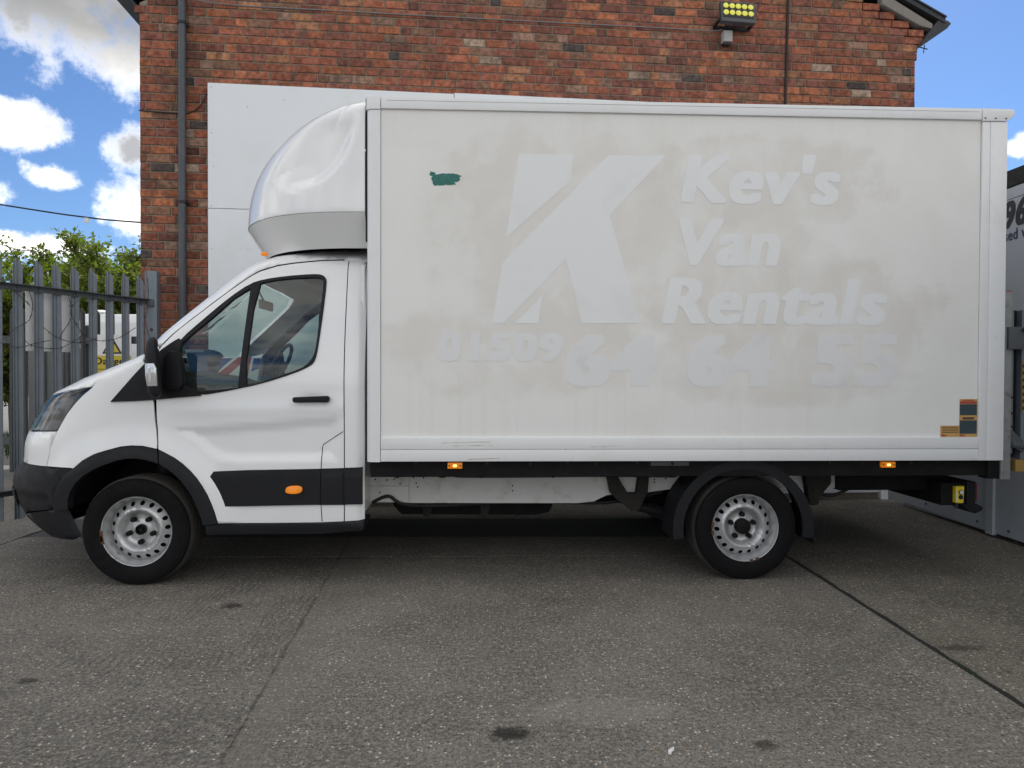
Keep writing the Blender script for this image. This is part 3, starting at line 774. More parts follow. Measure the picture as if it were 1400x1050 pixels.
bm = NB(); box(bm, -.03, .03, -.075, -.055, 2.0, 2.07, .003, Matrix.Translation((-1.0, 2.42, 0)) @ Matrix.Rotation(.12, 4, 'Z')); build(bm, 'hinge_plate', GALVD, gpost)
bm = NB(); tube(bm, [(-.985, 2.364, 1.78), (-.985, 2.35, 1.78)], .012, 8); build(bm, 'bolt', RUST, gpost)
# plain white board fixed behind the gate bars
bd = empty('blank_board', gp(.32, 1.54, -.07), 'blank white board fixed behind the gate bars', 'board')
bm = NB(); box(bm, .098, .540, .062, .068, 1.538, 2.083, .002, MG); build(bm, 'board', WSIGN, bd)
# barbed wire
STR = [[(.058, 2.019), (.068, 1.92), (.073, 1.831), (.033, 1.769), (-.056, 1.705), (-.143, 1.619)], [(.375, 2.018), (.387, 1.888), (.373, 1.794), (.335, 1.717), (.292, 1.652)],
       [(.148, 1.735), (.231, 1.674), (.316, 1.641), (.404, 1.621), (.514, 1.625), (.615, 1.662)], [(.01, 1.621), (.072, 1.582), (.17, 1.562), (.291, 1.566), (.385, 1.607), (.495, 1.688)],
       [(.457, 1.989), (.393, 1.889), (.469, 1.737), (.528, 1.677), (.649, 1.644), (.825, 1.679), (1.012, 1.785)], [(-.2, 2.36), (-.024, 2.336), (.088, 2.349), (.187, 2.335), (.296, 2.372), (.422, 2.416), (.552, 2.414), (.758, 2.422), (1.031, 2.445), (1.171, 2.398), (1.309, 2.304)],
       [(1.309, 2.304), (1.393, 2.156), (1.358, 1.973), (1.25, 1.857), (1.152, 1.675)], [(-.2, 1.60), (-.05, 1.56), (.10, 1.60), (.22, 1.63)], [(-.2, 2.12), (-.08, 2.02), (.0, 1.95), (.05, 1.90)]]
bw = empty('barbed_wire', gp(.4, 1.5, .06), 'rusty barbed wire looped loosely over the steel gate', 'barbed wire')
for S in STR:
    P = spline([gp(t, z, .055+random.uniform(-.006, .02)) if t < 1.16 else Vector((-1.06+(t-1.1)*.35, 2.33-(t-1.1)*.3, z)) for t, z in S], 6)
    bm = NB(); tube(bm, P, .0028, 5); L = 0
    for a, b in zip(P, P[1:]):
        L += (b-a).length
        if L > .065:
            L = 0
            for k in range(2):
                d = Vector((random.uniform(-1, 1), random.uniform(-1, 1), random.uniform(-1, 1))).normalized()*.016; tube(bm, [b-d, b+d], .0016, 4)
    build(bm, 'wire_strand', BARB, bw, 0)
# second fence behind, its shadow put into the darker metal
f2 = empty('palisade_fence', (-4.2, 5.0, -.05), 'steel palisade fence standing behind the gate, coloured darker for its shadow', 'fence')
fm2 = mesh_of(pale_bm(0, 2.18), 'pale', GALVD)
x = -6.9
while x < -1.55:
    o = bpy.data.objects.new('pale', fm2); link(o, f2); o.location = Vector((x, 5.0, .03+random.uniform(-.01, .01)))-ORG[f2]; o.rotation_euler = (0, radians(random.uniform(-.6, .6)), 0); x += .188
for z in (1.80, .45):
    bm = NB(); box(bm, -7.3, -1.4, 5.005, 5.011, z-.05, z+.05); box(bm, -7.3, -1.4, 5.011, 5.055, z+.044, z+.05); build(bm, 'rail', GALVD, f2, 0)
for x in (-5.8, -3.1):
    bm = NB(); box(bm, x-.05, x+.05, 5.06, 5.15, -.05, 2.0, .004); build(bm, 'fence_post', GALVD, f2, 0)
cb_ = empty('steel_cabinet', (-3.9, 6.2, -.05), 'plain grey steel cabinet half hidden behind the two fences', 'cabinet')
bm = NB(); box(bm, -4.45, -3.42, 5.9, 6.6, .0, 1.72, .01); build(bm, 'cabinet_body', mat('grey_cabinet', (.16, .17, .17), .6, dirt=(.09, .09, .085), damt=.5), cb_)
for x in (-4.2, -3.93, -3.67):
    bm = NB(); box(bm, x-.012, x+.012, 5.885, 5.899, .05, 1.68); build(bm, 'cabinet_rib', GALVD, cb_, 0)
sg = empty('warning_sign', (-2.74, 4.94, 1.2), 'yellow and white Danger sign with black triangle on the rear fence', 'sign')
bm = NB(); box(bm, -2.99, -2.49, 4.955, 4.96, 1.20, 1.87, .002); build(bm, 'sign_plate', WSIGN, sg, 0)
bm = NB(); box(bm, -2.985, -2.495, 4.951, 4.954, 1.205, 1.59); build(bm, 'yellow_band', YSIGN, sg, 0)
lettering('sign_letter', 'Danger', -2.965, -2.515, 1.44, 1.565, lambda s, t: Vector((s, 4.9505, t)), INK, sg, (.03, .012), 0, .001, 1.1)
bm = NB(); box(bm, -2.985, -2.495, 4.948, 4.9505, 1.405, 1.412); build(bm, 'rule_line', INK, sg, 0)
bm = NB(); prism(bm, [(-2.87, 1.615), (-2.61, 1.615), (-2.74, 1.845)], 4.951, 4.954); build(bm, 'triangle_border', INK, sg, 0)
bm = NB(); prism(bm, [(-2.835, 1.635), (-2.645, 1.635), (-2.74, 1.803)], 4.9478, 4.9505); build(bm, 'triangle_field', YSIGN, sg, 0)
bm = NB(); tube(bm, [(-2.765, 4.946, 1.645), (-2.745, 4.946, 1.68), (-2.75, 4.946, 1.71), (-2.725, 4.946, 1.735)], .007, 6); tube(bm, [(-2.745, 4.946, 1.68), (-2.715, 4.946, 1.655)], .006, 6); tube(bm, [(-2.75, 4.946, 1.71), (-2.78, 4.946, 1.70)], .005, 6); tube(bm, [(-2.72, 4.946, 1.748), (-2.712, 4.946, 1.756)], .011, 8); build(bm, 'figure_symbol', INK, sg, 0)

# white panel van parked beyond the fences
lv = empty('parked_van', (-4.2, 9.3, -.05), 'white panel van parked beyond the rear steel fence', 'van')
def lv_sec(x): return [(8.5, .35), (8.5, 1.75), (8.58, 2.30), (8.72, 2.46), (9.4, 2.50), (10.1, 2.46), (10.22, 2.30), (10.3, 1.75), (10.3, .35)]
bm = NB(); prism(bm, lv_sec(0), -5.28, -1.6, 'x', .03); build(bm, 'body', LORRY, lv)
bm = NB(); prism(bm, [(8.56, .4), (8.56, 1.2), (8.62, 1.3), (10.18, 1.3), (10.24, 1.2), (10.24, .4)], -1.62, -.6, 'x', .05); build(bm, 'bonnet', LORRY, lv)
for z in (2.02, 1.86, 1.30, .95):
    bm = NB(); box(bm, -5.27, -1.7, 8.485 if z < 1.75 else 8.53, 8.56, z-.006, z+.006); build(bm, 'panel_crease', GALVD, lv, 0)
bm = NB(); box(bm, -5.2, -1.7, 8.46, 8.51, .68, .86, .01); build(bm, 'rubbing_strip', mat('lorry_grey_strip', (.45, .46, .47), .5), lv)
bm = NB(); lathe(bm, [(.14, 0), (.15, .05), (.10, .09), (.001, .10)], -5.02, 8.9, 16); bmesh.ops.rotate(bm, verts=bm.verts, matrix=Matrix.Rotation(pi/2, 3, 'X')); bmesh.ops.translate(bm, verts=bm.verts, vec=(0, 17.75, 2.45)); build(bm, 'roof_vent', LORRY, lv)
for x in (-4.6, -1.4):
    bm = NB(); lathe(bm, [(.02, 8.52), (.33, 8.52), (.35, 8.56), (.35, 8.74), (.02, 8.74)], x, .30, 24); build(bm, 'wheel', RUBBER, lv)

# trees behind the fences
def tree(label, cx, cy, h, spread, nb, seed, leafn):
    R = random.Random(seed)
    t = empty('hedge_tree', (cx, cy, -.05), label, 'tree', 'trees behind the fences')
    bmt = NB(); bml = NB(); tips = []
    tube(bmt, spline([(cx, cy, -.05), (cx+R.uniform(-.1, .1), cy, h*.25), (cx+R.uniform(-.2, .2), cy+R.uniform(-.2, .2), h*.55)], 4), [.13]*4+[.11]*4+[.08], 8)
    bmb = NB()
    for i in range(nb):
        a = R.uniform(0, 2*pi); z0 = R.uniform(.12, .55)*h; L = R.uniform(.55, 1.)*spread*(1.05-.3*z0/h)
        s = Vector((cx, cy, z0)); rise = R.uniform(.15, .62)*h*.75
        e = s+Vector((cos(a)*L, sin(a)*L*.8, rise)); e.z = min(e.z, h*R.uniform(.86, 1.0))
        m_ = s.lerp(e, .5)+Vector((R.uniform(-.2, .2), R.uniform(-.2, .2), R.uniform(.0, .25)))
        P = spline([s, m_, e], 6); tube(bmb, P, [.035*(1-k/(len(P)))+.005 for k in range(len(P))], 5)
        for k in range(3, len(P)):
            for _ in range(3):
                d = Vector((R.uniform(-1, 1), R.uniform(-1, 1), R.uniform(-.3, 1.))).normalized()*R.uniform(.15, .5)
                q = P[k]+d; 
                if q.z > h: q.z = h-R.uniform(0, .1)
                tube(bmb, [P[k], P[k]+d*.6+Vector((0, 0, .03)), q], [.008, .006, .003], 4); tips.append((P[k], q))
    for a, b in tips:
        for _ in range(leafn):
            q = a.lerp(b, R.uniform(.15, 1.08))+Vector((R.gauss(0, .05), R.gauss(0, .05), R.gauss(0, .05)))
            n = Vector((R.uniform(-1, 1), R.uniform(-1, 1), R.uniform(.0, 1))).normalized(); u = n.orthogonal().normalized(); u.rotate(Matrix.Rotation(R.uniform(0, 6.3), 3, n)); v_ = n.cross(u)
            s = R.uniform(.032, .062)
            w_ = [bml.verts.new(q+x) for x in (u*s*1.3, v_*s*.62+n*s*.15, -u*s*1.1, -v_*s*.62+n*s*.15)]; bml.faces.new(w_)
    build(bmt, 'trunk', BARK, t); build(bmb, 'branches', BARK, t, 0, kind='stuff'); build(bml, 'crown', LEAF, t, 0, clean=False)
tree('tall leafy green tree left of the brick wall, behind the gate', -5.85, 9.9+1.2, 4.62, 1.5, 60, 3, 13)
tree('leafy green tree at the left picture edge, behind the gate', -8.3, 10.6+.8, 4.35, 1.7, 60, 11, 13)
tree('low leafy tree right beside the brick corner, beyond the fence', -4.9, 12.2, 3.95, 1.3, 44, 23, 12)
tree('darker leafy tree between the other trees, farther back', -7.1, 13.4, 4.75, 1.9, 60, 31, 12)
tree('leafy tree at far left, mostly cut off by the frame', -10.4, 12.0, 4.7, 1.9, 44, 41, 11)
# overhead wire with a white tag
bm = NB(); tube(bm, spline([(-9.5, 5.2, 4.42), (-4.9, 6.0, 3.83), (-3.68, 6.03, 3.665), (-2.93, 6.05, 3.605), (-1.2, 6.1, 3.52)], 8), .012, 6); build(bm, 'overhead_wire', CABLE, None, 40, label='thin overhead wire crossing the sky at the left', category='wire')
bm = NB(); box(bm, -3.705, -3.640, 6.022, 6.036, 3.585, 3.668, .003); build(bm, 'wire_tag', WSIGN, None, 0, label='small square white tag hanging on the overhead wire', category='tag')
# scrap of plastic on the concrete
bm = NB(); prism(bm, [(2.880, -1.950), (2.890, -1.956), (2.895, -1.94), (2.903, -1.934), (2.895, -1.926), (2.886, -1.932)], .002, .008, 'z'); prism(bm, [(2.894, -1.932), (2.904, -1.940), (2.908, -1.926)], .006, .014, 'z'); build(bm, 'litter_scrap', PAPER, None, 0, label='tiny white scrap of litter on the concrete in front', category='litter')

# ================================================================== THE VAN
van = empty('box_van', (2.4, 1.1, 0), 'white box van parked side-on before the brick building', 'van')
def tumble(z): return (.17*((z-1.3)/.9)**1.3 if z > 1.3 else 0)+(.25*((z-2.05)/.19)**2 if z > 2.05 else 0)
CAB_A = [(.22, .60), (.29, .78), (.40, .945), (.50, 1.02), (.58, 1.036), (.655, 1.026), (.71, 1.0), (.750, .945), (.80, .938), (.85, .937), (.905, .924), (.97, .891), (1.07, .824), (1.18, .74), (1.22, .69), (1.265, .577), (1.32, .43), (1.40, .355), (1.49, .325), (1.7, .32), (2.3, .32)]
CAB_X = [(1.32, -.15), (1.36, -.08), (1.42, .04), (1.49, .176), (1.61, .278), (1.74, .42), (1.872, .569), (1.996, .704), (2.1, .837), (2.155, .955), (2.206, 1.145), (2.235, 1.33)]
CAB_XS = Smooth(CAB_X); CAB_AS = Smooth(CAB_A)
def cabF(p, z, N=2.3):
    XS = CAB_XS(z); t = tumble(z)
    if p >= XS: return (p, .07+t, z)
    f = min((XS-p)/.9, pi/2); a = CAB_AS(z)
    return (XS-a*sin(f)**(2/N), .07+t+(1.03-t)*(1-max(cos(f), 0)**(2/N)), z)
CTR = .9*pi/2
def pc(z, f=1.): return CAB_XS(z)-CTR*f      # surface coordinate of the centre line (f=1)
LAMP = [(-.293, 1.265), (-.60, 1.235), (-.86, 1.20), (-1.0, 1.185), (-1.0, .97), (-.837, .974), (-.481, .992), (-.438, 1.098), (-.383, 1.172)]
ARCHO = [(-0.414, 0.491), (-0.41, 0.56), (-0.394, 0.628), (-0.364, 0.693), (-0.323, 0.751), (-0.272, 0.802), (-0.212, 0.842), (-0.147, 0.872), (-0.078, 0.891), (-0.008, 0.898), (0.062, 0.895), (0.13, 0.88), (0.194, 0.857), (0.253, 0.825), (0.306, 0.786), (0.353, 0.742), (0.395, 0.693), (0.43, 0.641), (0.461, 0.586), (0.486, 0.528), (0.508, 0.467), (0.526, 0.402)]
ARCHI = [(-0.329, 0.496), (-0.326, 0.553), (-0.312, 0.609), (-0.287, 0.663), (-0.251, 0.711), (-0.207, 0.751), (-0.156, 0.783), (-0.1, 0.806), (-0.042, 0.818), (0.017, 0.821), (0.075, 0.814), (0.13, 0.799), (0.182, 0.777), (0.229, 0.748), (0.27, 0.713), (0.307, 0.675), (0.339, 0.634), (0.366, 0.591), (0.389, 0.545), (0.409, 0.498), (0.427, 0.449), (0.442, 0.396)]
WING = [(-.290, 1.267), (-.283, 1.363), (-.205, 1.41), (-.10, 1.472), (.075, 1.42), (.053, 1.406), (-.06, 1.271), (-.142, 1.176), (-.006, 1.180), (.119, 1.188), (.127, 1.067), (.147, .911), (.148, .880)]+[(x, z+.004) for x, z in ARCHO[10:3:-1]]+[(-.345, .758), (-.54, .758), (-.48, .984), (-.434, 1.096), (-.38, 1.169)]
def smooth_open(P, n=4):
    return [(v.x, v.y) for v in spline([(x, z, 0) for x, z in P], n)]
GUT = [(.077, 1.545), (.216, 1.658), (.390, 1.797), (.520, 1.897), (.671, 1.992), (.751, 2.035), (.859, 2.072), (.969, 2.092), (1.136, 2.114), (1.284, 2.120)]
DOOR = [(.139, 1.183), (.071, 1.411), (.090, 1.538)]+[(x, z-.007) for x, z in GUT[1:]]+[(1.316, 2.113), (1.314, 1.553), (1.318, .987), (1.318, .752), (1.318, .409), (1.173, .403), (.853, .401)]+[(x+.004, z) for x, z in ARCHO[:11:-1]]+[(.158, .877), (.156, .913), (.141, 1.067)]
BPIL = [(1.322, 2.113), (1.432, 2.105), (1.444, 2.0), (1.446, .416), (1.325, .409), (1.325, .94), (1.321, 1.55)]
SAIL = [(-.142, 1.176), (-.06, 1.271), (.053, 1.403), (.141, 1.507), (.27, 1.58), (.29, 1.557), (.278, 1.5), (.29, 1.309), (.331, 1.267), (.409, 1.239), (.422, 1.216), (.258, 1.202), (.126, 1.189), (-.006, 1.181)]
WINO = chaikin([(.271, 1.573), (.439, 1.734), (.565, 1.851), (.69, 1.945), (.78, 1.975), (.922, 1.998), (1.092, 2.013), (1.15, 2.01), (1.179, 1.989), (1.186, 1.954), (1.174, 1.768), (1.149, 1.516), (1.136, 1.448), (1.11, 1.41), (1.01, 1.362), (.795, 1.292), (.574, 1.244), (.409, 1.217), (.331, 1.242), (.285, 1.281), (.274, 1.309), (.265, 1.524)], it=1)
PANE1 = [(.279, 1.547), (.464, 1.715), (.594, 1.844), (.697, 1.915), (.651, 1.268), (.533, 1.254), (.409, 1.242), (.331, 1.272), (.295, 1.309)]
PANE2 = chaikin([(.737, 1.94), (.817, 1.963), (.928, 1.979), (1.039, 1.987), (1.121, 1.99), (1.151, 1.983), (1.168, 1.961), (1.154, 1.782), (1.143, 1.609), (1.133, 1.511), (1.116, 1.459), (1.074, 1.407), (1.002, 1.374), (.886, 1.334), (.764, 1.292), (.684, 1.276)], it=1)
RECESS = [(.24, .99), (.357, .927), (.44, .847), (.517, .795), (.646, .775), (.993, .778), (1.281, .794), (1.299, .94), (1.299, 1.1), (.993, 1.072), (.624, 1.044), (.26, 1.02)]
def press(p, z):
    """wheel-arch flare, pressed lower door panel, waist crease"""
    d = 0.
    r = hypot(p, z-.345)
    if z > .4: d += .022*(1-sst(.50, .70, r))
    if inpoly(p, z, RECESS): d -= .020*sst(0, .075, polyd(p, z, RECESS))
    d += .006*math.exp(-((z-1.115-.02*p)/.05)**2)*sst(.1, .4, p)
    d -= .012*sst(1.14, 1.17, z)*(1-sst(1.19, 1.235, z))*math.exp(-((p-1.12)/.06)**2)*1.
    return d
# inner shell so that the shut lines read dark
SHP = [(-.29, 1.25), (-.20, 1.40), (.08, 1.53)]+GUT[1:]+[(1.44, 2.11), (1.44, .42), (.54, .41), (.49, .55), (.44, .66), (.37, .755), (.27, .83), (.156, .88), (-.03, .91), (-.144, .895), (-.222, .86), (-.315, .785), (-.54, .77), (-.9, .775), (-.9, .98), (-.49, .985), (-.44, 1.09), (-.385, 1.16)]
skin_part('inner_shell', SHP, cabF, SHELL, van, holes=[[(x, z) for x, z in WINO]], off=-.045, thick=0, step=.07)
skin_part('front_wing', WING, cabF, PAINT, van, disp=press, step=.032)
door = skin_part('cab_door', DOOR, cabF, PAINT, van, holes=[chaikin(WINO)], disp=press, step=.028)
skin_part('cab_rear_pillar', BPIL, cabF, PAINT, van, step=.04, disp=lambda p, z: -.035*sst(1.405, 1.449, p)**2)
# roof with windscreen pillars
RTOP = 2.234
RL = [(x, z+.004) for x, z in GUT]+[(1.318, 2.124), (1.444, 2.118), (1.444, RTOP)]
RL += [(pc(RTOP)+0*k, RTOP) for k in (1,)]
RL += [(pc(z), z) for z in (2.19, 2.15, 2.11, 2.075)]
RL += [(pc(2.06, .7), 2.06), (pc(2.03, .46), 2.03)]
RL += [(pc(z, .41), z) for z in (1.96, 1.87, 1.76, 1.65, 1.55)]
RL += [(pc(1.50, .40), 1.50)]
bm = NB(); skin(bm, RL, cabF, both=True, step=.045, thick=.02); bmesh.ops.remove_doubles(bm, verts=bm.verts, dist=.0008)
capp = [cabF(1.444+(pc(RTOP)-1.444)*k/24, RTOP) for k in range(25)]
top = [bm.verts.new((x, y, RTOP-.001)) for x, y, z in capp]+[bm.verts.new((x, 2*MIDY-y, RTOP-.001)) for x, y, z in capp[::-1][1:]]
bm.faces.new(top); build(bm, 'cab_roof', PAINT, van, 40, clean=False)
for s_ in (0, 1):
    bm = NB(); gl = dens([(x, z-.0015) for x, z in GUT], .03)[:-1]
    gl = [q for q in gl if q[0] <= 1.30]
    k_ = max(range(len(gl)), key=lambda i: gl[i][0]); gl = gl[:k_+1]
    pts = [Vector(cabF(x, z))+Vector((0, .003, 0)) for x, z in gl]
    tube(bm, [Vector((v.x, 2*MIDY-v.y if s_ else v.y, v.z)) for v in pts], .0045, 6); build(bm, 'gutter_seal', SHELL, van, 0)
# windscreen, bonnet, front panel, grille, bumper: near side joined to far side at the centre line
WS = [(pc(1.505, .43), 1.505), (pc(1.65, .44), 1.65), (pc(1.85, .44), 1.85), (pc(1.96, .44), 1.96), (pc(2.02, .50), 2.02), (pc(2.05, .72), 2.05), (pc(2.065), 2.065), (pc(1.85), 1.85), (pc(1.65), 1.65), (pc(1.505), 1.505)]
skin_part('windscreen', WS, cabF, GLASS, van, center=True, step=.06, thick=0, off=-.008)
BON = [(-.300, 1.272), (-.292, 1.366), (-.215, 1.415), (-.11, 1.478), (pc(1.485, .5), 1.485), (pc(1.49), 1.49), (pc(1.40), 1.40), (pc(1.30), 1.30), (pc(1.215), 1.215), (-1.1, 1.212), (-.86, 1.215), (-.60, 1.245)]
skin_part('bonnet', BON, cabF, PAINT, van, center=True, step=.045)
skin_part('scuttle', [(pc(1.494, .38), 1.494), (pc(1.502, .42), 1.503), (pc(1.503), 1.503), (pc(1.493), 1.493)], cabF, PLAST, van, center=True, step=.06, thick=0)
FP = [(-.547, .757), (-.49, .982), (-.86, .965), (-1.0, .962), (pc(.96), .962), (pc(.757), .757)]
skin_part('front_panel', FP, cabF, PAINT, van, center=True, step=.05)
skin_part('grille', [(-1.012, .97), (-1.012, 1.205), (pc(1.2), 1.205), (pc(.97), .97)], cabF, PLAST, van, center=True, step=.05)
for i in range(4):
    z = 1.0+i*.055; skin_part('grille_bar', [(-1.03, z), (-1.03, z+.02), (pc(z), z+.02), (pc(z), z)], cabF, GALVD, van, center=True, step=.05, off=.012, thick=.014)
BP = [(-.332, .752), (-.370, .693), (-.399, .63), (-.416, .56), (-.420, .49), (-.95, .405), (pc(.41), .405), (pc(.75), .752), (-.9, .752)]
bp = skin_part('front_bumper', BP, cabF, PLAST, van, center=True, step=.045, disp=lambda p, z: -.012*sst(.60, .55, z)*sst(-.45, -.5, p))
skin_part('bumper_valance', [(-.950, .396), (-.430, .482), (-.352, .486), (-.330, .40), (-.318, .318), (-.40, .290), (pc(.29), .255), (pc(.39), .395)], cabF, PLAST, van, center=True, step=.045, off=-.004, thick=.003)
skin_part('fog_lamp_recess', [(-.90, .45), (-.90, .565), (-1.08, .575), (-1.08, .46)], cabF, SHELL, van, step=.05, off=.002, thick=.006)
# headlamps
PROJ = mat('dark_chrome', (.12, .125, .14), .15, .9)
for s in (0, 1):
    bm = NB(); skin(bm, [(x*.985-.006 if False else x, z) for x, z in LAMP], cabF, step=.05, off=-.045, thick=0, side=s); hl = build(bm, 'headlamp', mat('lamp_reflector', (.016, .018, .022), .3, .3, var=.4, scale=5) if s == 0 else MATS['lamp_reflector'], van, 40, clean=False)
    bm = NB(); skin(bm, LAMP, cabF, step=.035, off=.003, thick=.03, side=s); build(bm, 'lamp_lens', LENS, hl, 40, clean=False)
    bm = NB()
    for (p, z, r) in ((-.62, 1.09, .055), (-.78, 1.07, .05)):
        c = Vector(cabF(p, z)); c.y = 2*MIDY-c.y if s else c.y; c.x += .028; c.y += .028*(1 if not s else -1)
        bmesh.ops.create_icosphere(bm, subdivisions=2, radius=r*.75, matrix=Matrix.Translation(c))
    build(bm, 'lamp_projector', PROJ, hl)
# black trims
ATR = ARCHO+[(ARCHI[-1][0]+.0, ARCHI[-1][1])]+ARCHI[::-1][1:]
for cut in (0,):
    k = 8
    A1 = ARCHO[:k+1]+[(.165, .79)]+[p for p in ARCHI[:6]][::-1]
    A1 = ARCHO[:12]+[(.150, .873), (.165, .788)]+ARCHI[:12][::-1]
    A2 = [(.160, .869)]+ARCHO[12:]+ARCHI[12:][::-1]+[(.172, .783)]
    flare = lambda p, z: .026-.018*sst(.475, .56, hypot(p, z-.345))
    skin_part('wheel_arch_trim', A1, cabF, PLAST, van, step=.03, disp=flare, off=.012, thick=.05)
    skin_part('wheel_arch_trim', A2, cabF, PLAST, van, step=.03, disp=flare, off=.012, thick=.05)
md = lambda p, z: .012+.010*math.exp(-((z-.70)/.03)**2)*0-.008*sst(.70, .75, z)
MOULD = [(.372, .7285), (.715, .741), (1.169, .748), (1.169, .518), (.807, .513), (.501, .508), (.469, .581), (.436, .645), (.402, .695)]
skin_part('side_moulding', MOULD, cabF, PLAST, van, step=.035, disp=md, thick=.02)
skin_part('side_moulding', [(1.177, .7482), (1.314, .752), (1.314, .518), (1.177, .518)], cabF, PLAST, van, step=.035, disp=md, thick=.02)
skin_part('side_moulding', [(1.326, .754), (1.438, .757), (1.438, .52), (1.326, .518)], cabF, PLAST, van, step=.035, disp=md, thick=.02)
for s in (0, 1):
    bm = NB(); prism(bm, [(.452, .392), (.53, .396), (1.178, .399), (1.449, .411), (1.449, .352), (1.192, .335), (.452, .328)], .048 if not s else 2*MIDY-.048, .30 if not s else 2*MIDY-.30, 'y', .008); build(bm, 'sill_step', PLAST, van)
FLAPL = [(1.313, .987), (1.188, .905), (1.178, .889), (1.174, .744), (1.173, .516), (1.18, .408)]
bm = NB()
FP_ = []
for a, b in zip(FLAPL, FLAPL[1:]):
    n = max(2, int(hypot(b[0]-a[0], b[1]-a[1])/.015))
    FP_ += [(a[0]+(b[0]-a[0])*k/n, a[1]+(b[1]-a[1])*k/n) for k in range(n)]
tube(bm, [Vector(cabF(p, z))+Vector((0, -press(p, z)-.0006, 0)) for p, z in FP_+[FLAPL[-1]]], .0026, 6)
build(bm, 'fuel_flap_seam', SHELL, van, 0)
skin_part('moulding_joint', [(1.16, .515), (1.16, .749), (1.335, .753), (1.335, .515)], cabF, SHELL, van, step=.05, off=.004, thick=.003)
skin_part('mirror_base_trim', SAIL, cabF, PLAST, van, step=.035, off=.014, thick=.02)
def inset(P, k, c=None):
    cx = sum(p[0] for p in P)/len(P); cz = sum(p[1] for p in P)/len(P); return [(cx+(x-cx)*k, cz+(z-cz)*k) for x, z in P]
skin_part('window_frame', WINO, cabF, PLAST, van, holes=[PANE1, PANE2], step=.03, off=.006, thick=.03)
skin_part('window_pane', inset(PANE1, 1.04), cabF, GLASS, van, step=.06, off=-.006, thick=0)
skin_part('window_pane', inset(PANE2, 1.03), cabF, GLASS, van, step=.06, off=-.006, thick=0)
# door handle with cup
for s in (0, 1):
    y = .07 if not s else 2*MIDY-.07; k = -1 if not s else 1
    bm = NB(); prism(bm, [(1.002, 1.198), (1.010, 1.209), (1.225, 1.218), (1.237, 1.206), (1.234, 1.184), (1.222, 1.176), (1.016, 1.174), (1.005, 1.180)], y+k*.022, y+k*.045, 'y', .006); box(bm, 1.02, 1.05, min(y-k*.01, y+k*.03), max(y-k*.01, y+k*.03), 1.18, 1.205); box(bm, 1.185, 1.225, min(y-k*.01, y+k*.03), max(y-k*.01, y+k*.03), 1.18, 1.21); build(bm, 'door_handle', PLAST, van)
    bm = NB(); c = chaikin([(.95, .61), (.965, .641), (1.048, .643), (1.063, .62), (1.048, .592), (.964, .591)], it=2); prism(bm, c, y+k*.012, y+k*.028, 'y', .004); ind = build(bm, 'side_indicator', AMBER, van)
    bm = NB(); c = [(.945, .62), (.96, .648), (1.05, .65), (1.07, .62), (1.05, .584), (.96, .583)]; prism(bm, chaikin(c, it=2), y+k*.008, y+k*.0135, 'y'); build(bm, 'indicator_rim', SHELL, ind)
    # door mirror: housing, clear indicator lens, glass, arm
    MO = chaikin([(.176, 1.48), (.185, 1.549), (.217, 1.577), (.25, 1.574), (.26, 1.524), (.267, 1.417), (.274, 1.315), (.282, 1.235), (.268, 1.211), (.238, 1.211), (.198, 1.235), (.182, 1.315), (.174, 1.40)], it=1)
    my = lambda q: q if not s else 2*MIDY-q
    bm = NB()
    L0 = [[(.238+(x-.226)*kx*.92, 1.39+(z-1.39)*kz) for x, z in MO] for kx, kz in ((.55, .86), (.86, .97), (1., 1.), (1., 1.), (.9, .98), (.6, .9))]
    shx = lambda y_: -.42*(y_+.19)
    rings = [[bm.verts.new((x+shx(y_), my(y_), z)) for x, z in L] for L, y_ in zip(L0, (-.205, -.192, -.165, -.05, .0, .02))]
    for A, B in zip(rings, rings[1:]):
        for i in range(len(A)): bm.faces.new((A[i], A[(i+1) % len(A)], B[(i+1) % len(A)], B[i]))
    bm.faces.new(rings[0]); bm.faces.new(rings[-1]); mr = build(bm, 'door_mirror', PLAST, van, 50)
    bm = NB(); prism(bm, [(.203, 1.416), (.255, 1.418), (.268, 1.39), (.274, 1.282), (.216, 1.280), (.205, 1.342)], my(-.19), my(-.209), 'y', .004); build(bm, 'mirror_lens', MIRR, mr)
    bm = NB(); c = [(.222, 1.385), (.236, 1.39), (.240, 1.305), (.226, 1.305)]; prism(bm, c, my(-.2085), my(-.2105), 'y'); build(bm, 'bulb_reflector', STEEL, mr, 0)
    bm = NB(); prism(bm, [(.262+shx(-.17), my(-.17)), (.270+shx(-.17), my(-.17)), (.270+shx(-.01), my(-.01)), (.262+shx(-.01), my(-.01))], 1.27, 1.53, 'z'); build(bm, 'mirror_glass', LENS, mr)
    bm = NB(); prism(bm, [(.19, 1.30), (.215, 1.26), (.30, 1.25), (.325, 1.29), (.315, 1.44), (.285, 1.50), (.23, 1.50), (.20, 1.45)], my(.015), my(.085), 'y', .02); build(bm, 'mirror_arm', PLAST, mr)
# roof marker
bm = NB(); bmesh.ops.create_uvsphere(bm, u_segments=12, v_segments=8, radius=.02, matrix=Matrix.Translation((.735, .33, 2.165)) @ Matrix.Diagonal((1.3, 1, .8, 1))); build(bm, 'roof_marker', AMBER, van)
